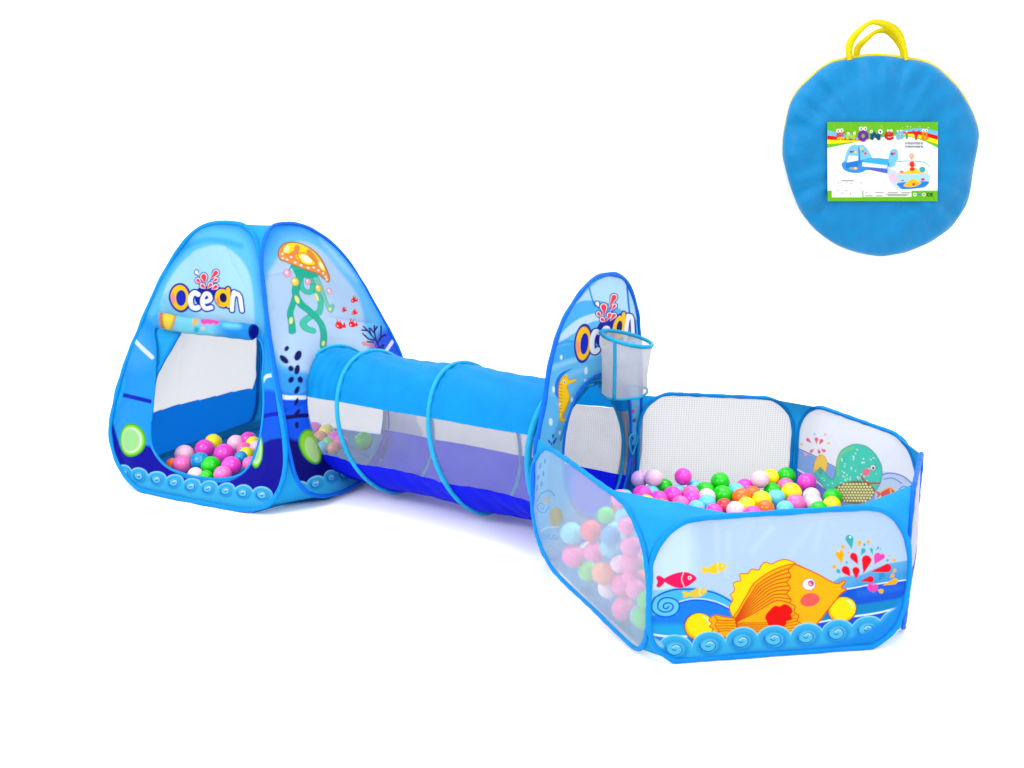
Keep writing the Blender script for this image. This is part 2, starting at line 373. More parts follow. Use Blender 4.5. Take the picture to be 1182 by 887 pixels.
front_out = ZA([(395, 41), (340, 42), (290, 65), (240, 125), (190, 215), (140, 330), (95, 450), (68, 560), (65, 622), (85, 690), (130, 750), (200, 785), (300, 801), (400, 813), (462, 811), (500, 790), (528, 735), (536, 660), (522, 550), (502, 430), (487, 320), (478, 230), (470, 150), (455, 85), (430, 52)])
ZC = Z(120, 440, 5.545)
door = ZA([(192, 318), (320, 334), (463, 350)]) + ZC([(1017, 0), (1024, 120), (1018, 230), (1005, 330), (980, 430), (945, 520), (900, 580), (850, 610), (750, 628), (600, 617), (500, 592), (430, 565), (378, 528), (332, 470), (302, 400), (296, 300), (306, 215), (325, 0)]) + ZA([(188, 385)])
ZO = Z(180, 300, 8.869)
NAVY, YEL, RED, WHITE = (25, 32, 160), (255, 200, 20), (245, 60, 80), (240, 246, 255)
def ocean_word(A, T, k):
    """the word Ocean in fat balloon letters under a splash; T maps design units to photograph points, k = points per unit"""
    def s(p, r, c): A.stroke(T(p), r*k, c)
    def e(x, y, rx, ry, c, rot=0):
        P = [(x+rx*math.cos(t)*math.cos(math.radians(rot))-ry*math.sin(t)*math.sin(math.radians(rot)), y+rx*math.cos(t)*math.sin(math.radians(rot))+ry*math.sin(t)*math.cos(math.radians(rot))) for t in np.linspace(0, 2*math.pi, 22)[:-1]]
        A.poly(T(P), c)
    PUR = (90, 60, 150)
    c_ = [(462, 368), (425, 352), (392, 385), (384, 440), (395, 490), (430, 508), (458, 500)]
    e_ = [(515, 442), (560, 435), (587, 410), (575, 370), (540, 362), (510, 400), (503, 460), (530, 508), (588, 498)]
    n1, n2 = [(832, 350), (815, 430), (800, 522)], [(825, 385), (858, 360), (888, 390), (898, 450), (905, 530)]
    a1 = [(772, 318), (776, 400), (768, 482)]
    A.poly(T([(430, 350), (480, 300), (560, 285), (660, 288), (700, 310), (640, 380), (610, 420), (520, 470), (440, 450)]), NAVY)
    for p, r in ((c_, 40), (e_, 36), (n1, 36), (n2, 34), (a1, 36)): s(p, r, NAVY)
    e(280, 400, 113, 150, NAVY, -4); e(280, 400, 101, 138, PUR, -4); e(715, 405, 92, 106, NAVY)
    e(278, 400, 90, 127, YEL, -4); e(212, 410, 20, 55, (255, 150, 130), -4); e(290, 405, 50, 80, NAVY, 4); e(288, 410, 38, 66, (25, 45, 200), 4)
    for p, r in ((c_, 25), (e_, 21)): s(p, r, WHITE)
    s(a1, 20, YEL); e(708, 405, 76, 90, YEL); e(718, 402, 38, 48, (20, 22, 90)); e(660, 440, 16, 40, (255, 140, 80))
    s(n1, 22, WHITE); s(n2, 20, WHITE)
    bl = [((540, 262), (525, 190), 30), ((500, 262), (462, 225), 20), ((585, 222), (650, 152), 27), ((605, 250), (655, 220), 17), ((545, 312), (508, 282), 20), ((560, 312), (595, 272), 20), ((600, 322), (648, 292), 20), ((470, 175), (445, 140), 13)]
    def dr(t, b, r, c): A.drop(T([t])[0], T([b])[0], max(r*k, .5), c)
    for t, b, r in bl: dr((t[0], t[1]+14), b, r+17, NAVY)
    for t, b, r in bl: dr(t, b, r+7, WHITE)
    for t, b, r in bl[:-1]: dr(t, b, r-2, RED)
def art_front(q, P, um, vm):
    A = Art(q, (40, 158, 244))
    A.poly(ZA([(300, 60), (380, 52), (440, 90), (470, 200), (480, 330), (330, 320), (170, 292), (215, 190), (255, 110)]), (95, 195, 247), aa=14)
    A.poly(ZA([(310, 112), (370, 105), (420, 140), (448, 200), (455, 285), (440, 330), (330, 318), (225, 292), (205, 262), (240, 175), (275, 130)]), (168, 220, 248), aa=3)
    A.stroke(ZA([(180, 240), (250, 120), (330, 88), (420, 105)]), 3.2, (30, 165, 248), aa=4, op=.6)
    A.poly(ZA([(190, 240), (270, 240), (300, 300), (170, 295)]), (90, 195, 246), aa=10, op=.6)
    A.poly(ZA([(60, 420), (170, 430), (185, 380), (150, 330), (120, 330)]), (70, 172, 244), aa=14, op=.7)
    # deep water at the foot of the panel
    A.poly(ZA([(55, 570), (100, 655), (160, 640), (190, 660), (260, 725), (370, 740), (430, 705), (462, 640), (470, 620), (560, 610), (560, 840), (40, 840)]), (14, 22, 168), aa=3)
    A.poly(ZA([(474, 500), (530, 520), (540, 660), (470, 640)]), (22, 95, 235), aa=5)
    A.poly(ZA([(470, 640), (545, 630), (545, 760), (400, 760), (440, 700)]), (14, 18, 160), aa=3)
    A.stroke(ZA([(130, 358), (152, 378), (176, 403)]), 2.3, (225, 240, 255)); A.stroke(ZA([(472, 474), (484, 458), (500, 452)]), 2.2, (225, 240, 255))
    A.stroke(ZA([(88, 502), (130, 512), (172, 522)]), 2.4, (20, 40, 190)); A.stroke(ZA([(478, 562), (515, 555)]), 2.4, (18, 40, 200))
    for cx, cy, rx, ry in ((128, 628, 34, 45), (458, 652, 20, 50)):
        (x, y), = ZA([(cx, cy)])
        A.ell(x, y, rx/2.334, ry/2.334, (70, 185, 30)); A.ell(x, y, rx*.88/2.334, ry*.9/2.334, (150, 225, 60)); A.ell(x, y, rx*.74/2.334, ry*.77/2.334, (225, 245, 215)); A.ell(x-.8, y, rx*.66/2.334, ry*.68/2.334, (165, 228, 150), aa=3)
    A.waves(ZC([(130, 590), (232, 610), (345, 632), (455, 650), (568, 675), (680, 690), (795, 705), (905, 718), (1018, 730)]), 10.5, low=30)
    A.poly(ZC([(0, 640), (150, 640), (350, 705), (600, 752), (900, 790), (1080, 790), (1080, 900), (0, 900)]), (45, 168, 240), aa=8)
    ocean_word(A, ZO, 1/8.869)
    return A
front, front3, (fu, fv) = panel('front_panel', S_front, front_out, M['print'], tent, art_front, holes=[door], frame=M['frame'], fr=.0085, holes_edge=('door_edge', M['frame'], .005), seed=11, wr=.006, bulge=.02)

ZJ = Z(300, 260, 5.541); ZG = Z(300, 440, 5.912)
right_out = ZA([(520, 43), (565, 44), (612, 62), (665, 100), (720, 165), (780, 268), (830, 360), (862, 440), (882, 530), (884, 600), (865, 660), (815, 705), (745, 738), (690, 765), (640, 777), (597, 768), (566, 730), (546, 660), (530, 560), (507, 430), (490, 320), (479, 230), (471, 150), (478, 92), (495, 55)])
TR_, TZ = .248, .266                              # tunnel radius and axis height
def right_x(y, z):
    n = np.cross(S_right(1, 0)-S_right(0, 0), S_right(0, 1)-S_right(0, 0)); p = S_right(0, 0)
    return p[0] - (n[1]*(y-p[1]) + n[2]*(z-p[2]))/n[0]
tunnel_hole = proj(np.array([[right_x(-.232*math.cos(t), TZ+.232*math.sin(t)), -.232*math.cos(t), TZ+.232*math.sin(t)] for t in np.linspace(0, 2*math.pi, 25)[:-1]]))
def art_right(q, P, um, vm):
    A = Art(q, (38, 150, 246))
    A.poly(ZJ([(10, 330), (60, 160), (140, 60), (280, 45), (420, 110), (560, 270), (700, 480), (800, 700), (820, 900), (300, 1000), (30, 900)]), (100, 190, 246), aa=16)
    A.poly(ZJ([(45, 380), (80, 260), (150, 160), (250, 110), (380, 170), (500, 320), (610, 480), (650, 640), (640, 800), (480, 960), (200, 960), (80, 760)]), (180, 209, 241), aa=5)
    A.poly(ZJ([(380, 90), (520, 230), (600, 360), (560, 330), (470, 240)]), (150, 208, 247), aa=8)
    # water
    A.poly(ZA([(495, 440), (560, 470), (620, 500), (620, 700), (500, 700)]), (60, 160, 242), aa=8)
    A.poly(ZA([(495, 505), (560, 520), (700, 560), (900, 520), (900, 760), (500, 760)]), (20, 90, 238), aa=5)
    A.poly(ZA([(500, 620), (590, 640), (700, 640), (900, 620), (900, 800), (500, 800)]), (15, 16, 120), aa=4)
    A.poly(ZA([(730, 420), (800, 330), (870, 380), (890, 470), (760, 470)]), (40, 90, 232), aa=8)
    A.stroke(ZA([(518, 506), (540, 518), (562, 522)]), 2.2, (230, 242, 255)); A.stroke(ZA([(800, 392), (825, 360)]), 2.0, (225, 235, 255))
    A.stroke(ZA([(525, 565), (575, 568)]), 2.2, (12, 14, 110))
    # trailing weed
    for x, y, rx, ry, ro in ((529, 384, 4, 7, 10), (524, 412, 5, 14, -25), (548, 408, 7, 14, 15), (535, 440, 4, 8, -10), (545, 446, 5, 13, 5), (536, 470, 4, 8, 0), (551, 474, 5, 9, -10), (546, 500, 4, 10, 10), (548, 530, 3, 9, 0), (553, 560, 4, 11, 12), (556, 590, 3, 9, -10)):
        (a, b), = ZA([(x, y)]); A.ell(a, b, rx/2.334, ry/2.334, (18, 18, 95), rot=ro)
    # coral
    NV = (35, 25, 120)
    for s_ in ([(745, 800), (735, 760), (700, 720), (640, 660)], [(735, 770), (720, 700), (720, 650)], [(735, 765), (770, 720), (800, 705)], [(765, 725), (770, 650)], [(690, 712), (680, 670)], [(720, 700), (690, 670)], [(660, 685), (625, 685)], [(720, 745), (660, 740), (625, 710)], [(700, 760), (645, 765)], [(660, 740), (640, 720)], [(745, 800), (780, 770), (775, 790)], [(722, 680), (740, 655)], [(735, 800), (800, 830)]):
        A.stroke(ZJ(s_), 1.1, NV)
    for x in range(600, 700, 14): A.stroke(ZJ([(x, 775+8*math.sin(x)), (x+9, 795)]), .8, (245, 90, 60))
    # little red fish
    for x, y, r in ((478, 655, 34), (568, 645, 28), (580, 490, 20), (520, 553, 15), (584, 570, 17)):
        A.poly(ZJ([(x-r, y+r*.2), (x-r*.4, y-r*.7), (x+r*.4, y-r*.6), (x+r*.7, y-.1*r), (x+r*1.2, y-r*.7), (x+r*1.1, y+r*.5), (x+r*.6, y+r*.5), (x, y+r*.85), (x-r*.7, y+r*.7)]), (235, 20, 30))
        A.stroke(ZJ([(x-r*.2, y-r*.7), (x-r*.1, y-r*1.3)]), .6, (235, 20, 30)); A.stroke(ZJ([(x+r*.3, y-r*.6), (x+r*.5, y-r*1.1)]), .6, (235, 20, 30))
        (a, b), = ZJ([(x-r*.5, y+r*.2)]); A.ell(a, b, r*.16/5.541, r*.16/5.541, (255, 235, 235))
    # jellyfish: arms
    T1, T2, T3 = (35, 180, 150), (70, 195, 170), (20, 130, 105)
    def arm(pts, r, c):
        A.stroke(ZJ(pts), r/5.541+.45, T3); A.stroke(ZJ(pts), r/5.541, c)
    arm([(340, 340), (370, 400), (395, 460), (415, 520), (435, 555), (450, 525)], 11, (120, 205, 180))
    arm([(300, 350), (340, 430), (370, 500), (350, 570), (290, 600), (240, 640), (250, 680), (285, 700)], 18, T2)
    arm([(240, 330), (250, 420), (300, 440), (320, 400)], 14, T2)
    arm([(230, 320), (215, 420), (190, 510), (172, 570), (178, 640), (178, 695)], 15, T1)
    arm([(240, 330), (205, 430), (230, 510), (290, 570), (340, 640), (350, 710), (342, 800)], 20, T1)
    A.poly(ZJ([(180, 262), (260, 295), (350, 325), (340, 345), (270, 350), (215, 340)]), T1)
    for x, y, rx, ry, ro in ((213, 488, 12, 26, -20), (175, 622, 9, 22, 5), (345, 470, 11, 26, -20), (343, 785, 10, 16, 10), (432, 545, 10, 12, 0)):
        (a, b), = ZJ([(x, y)]); A.ell(a, b, rx/5.541, ry/5.541, (235, 238, 150), rot=ro, line=(120, 190, 120), lw=.25)
    for x, y, rx, ry, c in ((157, 318, 20, 26, (250, 165, 200)), (204, 372, 22, 27, (240, 215, 60)), (287, 372, 17, 19, (250, 165, 195)), (356, 412, 18, 23, (240, 215, 60)), (430, 430, 13, 20, (250, 185, 210))):
        (a, b), = ZJ([(x, y)]); A.ell(a, b, rx/5.541, ry/5.541, c, rot=-25, line=(150, 120, 90), lw=.2); A.ell(a-.8, b-.8, rx*.4/5.541, ry*.4/5.541, (255, 240, 235), rot=-25)
    A.stroke(ZJ([(188, 268), (165, 300)]), .5, T3)
    # bell
    OR = (245, 150, 70); BR = (140, 90, 40)
    A.poly(ZJ([(108, 190), (118, 150), (150, 122), (200, 113), (260, 130), (320, 168), (370, 225), (405, 290), (428, 350), (420, 372), (390, 350), (350, 322), (290, 305), (220, 275), (150, 240), (118, 225)]), OR, line=BR, lw=.5)
    A.poly(ZJ([(135, 165), (160, 128), (205, 118), (260, 133), (318, 172), (365, 228), (402, 300), (380, 305), (345, 262), (300, 270), (240, 250), (205, 215), (170, 195), (140, 185)]), (255, 225, 40), line=(200, 120, 40), lw=.4)
    A.stroke(ZJ([(225, 150), (215, 180), (180, 205), (200, 220)]), 3.0, (240, 140, 70)); A.stroke(ZJ([(295, 180), (320, 215), (340, 255)]), 2.8, (240, 140, 70))
    A.poly(ZJ([(225, 195), (270, 190), (320, 235), (335, 265), (290, 270), (245, 250)]), (255, 222, 30), line=(200, 110, 40), lw=.5)
    A.poly(ZJ([(245, 205), (275, 205), (308, 240), (300, 255), (262, 242)]), (255, 255, 225), aa=2)
    A.ell(*ZJ([(158, 158)])[0], 2.6, 4, (255, 250, 190), rot=30, aa=2); A.ell(*ZJ([(370, 270)])[0], 2, 5, (255, 250, 190), rot=-30, aa=2)
    for x, y in ((133, 190), (160, 228), (185, 212), (208, 248), (243, 268), (285, 285), (322, 283), (352, 300), (385, 318), (402, 340), (410, 358), (136, 218)):
        A.ell(*ZJ([(x, y)])[0], 1.5, 1.2, (255, 235, 225), rot=30)
    # lime slice and wave border
    (x, y), = ZG([(318, 462)])
    A.ell(x, y, 10.5, 21, (70, 175, 30), rot=-22); A.ell(x, y, 9.2, 19, (140, 215, 60), rot=-22); A.ell(x+1, y+3, 6.5, 15, (190, 232, 150), rot=-22)
    A.waves(ZG([(270, 735), (372, 705), (470, 665), (570, 640), (680, 610), (780, 570)]), 9.5, low=34)
    A.poly(ZG([(250, 780), (380, 775), (520, 750), (640, 700), (760, 640), (900, 560), (900, 800), (250, 900)]), (45, 160, 240), aa=9)
    return A
def bulge_out(P):
    r = np.sqrt(P[:, 1]**2 + (P[:, 2]-TZ)**2)
    return .05*np.exp(-(np.clip(r-.23, 0, None)/.10)**2)*np.clip((P[:, 2]-.05)/.3, 0, 1)
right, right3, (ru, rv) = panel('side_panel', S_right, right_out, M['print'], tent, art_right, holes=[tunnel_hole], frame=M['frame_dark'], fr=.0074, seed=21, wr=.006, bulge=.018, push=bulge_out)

def arch_uv(n=60):                                 # an even, round-footed arch for the two faces away from the camera
    L_ = []
    for v in np.linspace(.012, .985, n):
        w = .465*(1-v)**.8
        if v < .16: w *= .86 + .14*math.sqrt(max(0, 1-((.16-v)/.15)**2))
        L_.append((w, v))
    return np.array([(.5+w, v) for w, v in L_] + [(.5-w, v) for w, v in L_[::-1]])
uv_f = arch_uv(); uv_l = uv_f.copy(); k_ = (uv_l[:, 0] > .5) & (uv_l[:, 1] < .3)
uv_l[k_, 0] = .5 + (uv_l[k_, 0]-.5)*(.80 + .20*uv_l[k_, 1]/.3)
(lx0, ly0), (lx1, ly1) = (175, 478), (302, 446)
def art_inner(kind):
    def f(q, P, um, vm):
        A = Art(q, (224, 224, 226), alpha=.94)
        lim = np.abs(((um-um.mean())))*0
        if kind == 'left': low = q[:, 1] > ly0 + (q[:, 0]-lx0)*(ly1-ly0)/(lx1-lx0)
        else: low = P[:, 2] < .03
        k = low | (np.abs(um-um.mean()) > (um.max()-um.min())*(.40 - .5*np.clip((P[:, 2]-.45), 0, 1)))
        A.c[k, :3] = alb((14, 128, 238)); A.c[k, 3] = 1
        return A
    return f
left, left3, _ = panel('side_panel', S_left, None, M['net'], tent, art_inner('left'), frame=M['frame'], fr=.0085, uvout=uv_l, seed=31, step=1.3, wr=.003)
back, back3, _ = panel('back_panel', S_back, None, M['net'], tent, art_inner('back'), frame=M['frame'], fr=.0085, uvout=uv_f, seed=41, step=1.3, wr=.003)

def side_edge(L3, px_top, side):                   # one long side of a closed frame loop, top to bottom
    n = len(L3); top = int(np.argmax(L3[:, 2])); bot = int(np.argmin(L3[:, 2]))
    a = L3[np.arange(top, top+((bot-top) % n)+1) % n]; b = L3[np.arange(top, top-((top-bot) % n)-1, -1) % n]
    c = np.array(side, float)
    return a if (a.mean(0)[:2] @ c) > (b.mean(0)[:2] @ c) else b
cen = {'f': front3, 'r': right3, 'b': back3, 'l': left3}
for p_, q_, s_ in (('f', 'r', (1, -1)), ('r', 'b', (1, 1)), ('b', 'l', (-1, 1)), ('l', 'f', (-1, -1))):
    ea, eb = side_edge(cen[p_], None, s_), side_edge(cen[q_], None, s_)
    zt = min(ea[:, 2].max(), eb[:, 2].max())-.004; zb = max(ea[:, 2].min(), eb[:, 2].min())+.002
    zg = zb + (zt-zb)*(1-np.linspace(0, 1, 90)**1.6)
    def by_height(e_): o_ = np.argsort(e_[:, 2]); return np.stack([np.interp(zg, e_[o_, 2], e_[o_, 0]), np.interp(zg, e_[o_, 2], e_[o_, 1]), zg], -1)
    A_, B_ = by_height(ea), by_height(eb); k_ = 5; V = []; F = []
    inw = np.array([*(TC - (A_[-1, :2]+B_[-1, :2])/2), 0]); inw /= np.linalg.norm(inw)
    for j in range(k_):
        t = j/(k_-1); V += list(A_*(1-t)+B_*t + inw*.004)
        V.append(np.r_[(A_[-1]*(1-t)+B_[-1]*t)[:2], .003])
    n_ = len(A_)+1
    for j in range(k_-1):
        for i in range(n_-1): F.append((j*n_+i, j*n_+i+1, (j+1)*n_+i+1, (j+1)*n_+i))
    link('corner_gusset', mesh(lift(V, .003), F), M['sky'], tent)
# roof cap between the four arches, and the floor
tops = [np.array(L3[int(np.argmax(L3[:, 2]))]) for L3 in (front3, right3, back3, left3)]
cap = []
for L3 in (front3, right3, back3, left3):
    t = int(np.argmax(L3[:, 2])); cap.append(L3[np.arange(t-3, t+4) % len(L3)])
V = [np.mean([c.mean(0) for c in cap], 0)+np.array([0, 0, -.012])]; ring = np.vstack(cap); ang = np.arctan2(ring[:, 1]-V[0][1], ring[:, 0]-V[0][0]); ring = ring[np.argsort(ang)]
V += list(ring-np.array([0, 0, .004])); nR = len(ring)
link('roof_cap', mesh(V, [(0, 1+i, 1+(i+1) % nR) for i in range(nR)]), M['sky'], tent)
fl = [tc(a, b, .004, HS*.93) for a, b in ((-.55, -1), (.55, -1), (1, -.55), (1.02, .8), (.8, 1.05), (-.85, 1.05), (-1.05, .85), (-1.05, -.6))]
link('floor_mat', mesh(fl, [tuple(range(8))], False), M['floor_mat'], tent)

# the door rolled up and tied under the word
def door_roll():
    a = np.array(ZO([(20, 620), (1000, 738)])); n = np.cross(S_front(1, 0)-S_front(0, 0), S_front(0, 1)-S_front(0, 0)); n /= np.linalg.norm(n)
    R = .030; p0 = on_plane(*a[0], S_front(0, 0)+n*R*.9, n); p1 = on_plane(*a[1], S_front(0, 0)+n*R*.9, n)
    ax = (p1-p0)/np.linalg.norm(p1-p0); b = np.cross(ax, n); N_, K = 150, 40; V = []; F = []
    for i in range(N_):
        t = i/(N_-1); c = p0*(1-t)+p1*t - np.array([0, 0, 1])*.006*math.sin(t*math.pi)
        for k in range(K):
            g = 2*math.pi*k/K; r = R*(1+.05*math.sin(3*g+t*9)+.03*math.sin(t*40+g)); r *= (1.0 if .01 < t < .99 else .93)
            V.append(c + r*(n*math.cos(g)+b*math.sin(g)))
    for i in range(N_-1):
        for k in range(K): F.append((i*K+k, i*K+(k+1) % K, (i+1)*K+(k+1) % K, (i+1)*K+k))
    V = np.array(V); q = proj(V); A = Art(q, (120, 210, 238))
    A.poly(ZO([(-60, 500), (40, 560), (40, 720), (-60, 720)]), (60, 170, 240), aa=4)
    A.poly(ZO([(680, 560), (1100, 620), (1100, 860), (680, 800)]), (35, 150, 240), aa=16)
    A.poly(ZO([(700, 640), (850, 660), (850, 700), (700, 690)]), (120, 215, 245), aa=6)
    A.poly(ZO([(40, 540), (200, 560), (155, 720), (60, 720)]), (205, 120, 60), aa=3); A.poly(ZO([(75, 560), (185, 560), (140, 720), (95, 720)]), (238, 215, 70), aa=3)
    A.poly(ZO([(390, 600), (430, 600), (410, 670), (370, 660)]), (240, 180, 90), aa=2)
    for x in (490, 550, 610): A.poly(ZO([(x-25, 600), (x+40, 620), (x+20, 665), (x-30, 650)]), (235, 75, 180), aa=2)
    A.poly(ZO([(400, 690), (440, 700), (430, 740), (390, 740)]), (30, 170, 200), aa=3); A.ell(*ZO([(480, 700)])[0], 2, 2, (240, 190, 190), aa=2)
    me = mesh(V, F); put_col(me, A.c); o = link('door_roll', me, M['print'], tent)
    # coiled end
    V = []; F = []; c = p1+ax*.002
    V.append(c - ax*.01)
    for k in range(24): V.append(c + R*.8*(n*math.cos(2*math.pi*k/24)+b*math.sin(2*math.pi*k/24)))
    F = [(0, 1+k, 1+(k+1) % 24) for k in range(24)]
    link('rolled_end', mesh(V, F), cloth('navy_roll_end', (18, 30, 150), trans=0), o)
    link('rolled_end', mesh([v-(p1-p0)*1.0-ax*.004 for v in V], [f[::-1] for f in F]), M['frame'], o)
door_roll()

# ================================================================== TUNNEL
tunnel = thing('play_tunnel', 'cyan crawl tunnel with net windows joining tent to ball pit', 'play tunnel', (.9, 0, 0))
def tun_ring(xc, th, tilt, yaw=0):                       # hoops lean a little like a stretched coil
    return np.stack([xc - tilt*np.sin(th) - yaw*np.cos(th), -TR_*np.cos(th), TZ+TR_*np.sin(th)], -1)
HOOPS = [(.375, .035, 0), (.605, .085, 0), (1.005, .085, 0), (1.410, .03, .040), (1.452, .005, .004)]
def tun_x(s, th):                                 # s 0..3 along the hoops
    xs = np.array([h[0]-h[2]*np.cos(th) for h in HOOPS]); tl = np.array([h[1] for h in HOOPS])
    return np.interp(s, range(5), xs) - np.interp(s, range(5), tl)*np.sin(th)
def tun_part(name, a0, a1, mat, flip_wr=.003):
    n, m = 160, max(12, int(abs(a1-a0)/3)); V = []; uv = []; F = []
    for i in range(n):
        s = 4.0*i/(n-1); f = s-math.floor(min(s, 3.999)); sag = .013*math.sin(math.pi*min(f, 1))
        for j in range(m):
            th = math.radians(a0+(a1-a0)*j/(m-1)); x = float(tun_x(s, th)) + .02*max(0, s-3)
            r = TR_ - sag + flip_wr*.35*math.sin(th*9+s*2.2)*math.sin(math.pi*min(f, 1)) + .0012*math.sin(s*31+th*5) + (0 if 'net' in name else .0022*math.sin(th*27+s*2)*math.exp(-min(f, 1-f)/.09) + .0016*math.sin(s*9+th*13+2*math.sin(th*4)))
            V.append((x, -r*math.cos(th), max(TZ+r*math.sin(th), .004))); uv.append((x, r*th))
    for i in range(n-1):
        for j in range(m-1): F.append((i*m+j, (i+1)*m+j, (i+1)*m+j+1, i*m+j+1))
    return link(name, mesh(V, F, uv=uv), mat, tunnel)
tun_part('roof_cloth', 27.5, 152.5, M['tube_top'])
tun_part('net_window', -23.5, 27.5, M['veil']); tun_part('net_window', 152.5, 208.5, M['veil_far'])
tun_part('base_cloth', 208.5, 336.5, M['tube_low'], .008)
for k, (xc, tl, yw) in enumerate(HOOPS):
    th = np.linspace(0, 2*math.pi, 97)[:-1]; r = (.007, .008, .008, .0115, .006)[k]
    P = tun_ring(xc, th, tl, yw); c = np.array([xc, 0, TZ]); P = c + (P-c)*1.012
    link('hoop', tube(lift(P, .009), r, 8, True), M['hoop'], tunnel)
thr = np.linspace(0, 2*math.pi, 97)[:-1]          # wide collar tied to the pit's arch
V = []; F = []
for x, r in ((1.438, .250), (1.446, .256), (1.456, .270), (1.463, .292)):
    for t in thr: V.append((x - .004*math.sin(t), -r*math.cos(t), max(.004, TZ+r*math.sin(t))))
for j in range(3):
    for i in range(96): F.append((j*96+i, j*96+(i+1) % 96, (j+1)*96+(i+1) % 96, (j+1)*96+i))
link('end_collar', mesh(V, F), M['hoop'], tunnel)

# ================================================================== BALL PIT
HP = .397
top_px = [(745, 590), (617, 515), (735, 453), (922, 461), (1066, 512), (1052, 576)]
CT = [on_z(x, y, HP) for x, y in top_px]
CT[2] = CAM + (CT[2]-CAM)*.955
CB = [np.array([c[0], c[1], 0]) for c in CT]
CB[0] = on_z(751, 768, 0); CB[5] = on_z(1040, 747, 0); CB[1] = on_z(622, 668, 0)
pit = thing('ball_pit', 'six-sided blue ball pit with printed fish panel and basket', 'ball pit', (1.95, -.04, 0))
def patch(i, j): return bil(CB[i], CB[j], CT[j], CT[i])
S_F, S_L, S_B, S_Wh, S_E = patch(0, 5), patch(1, 0), patch(3, 2), patch(4, 3), patch(5, 4)
hexc = np.mean([c for c in CT], 0)[:2]

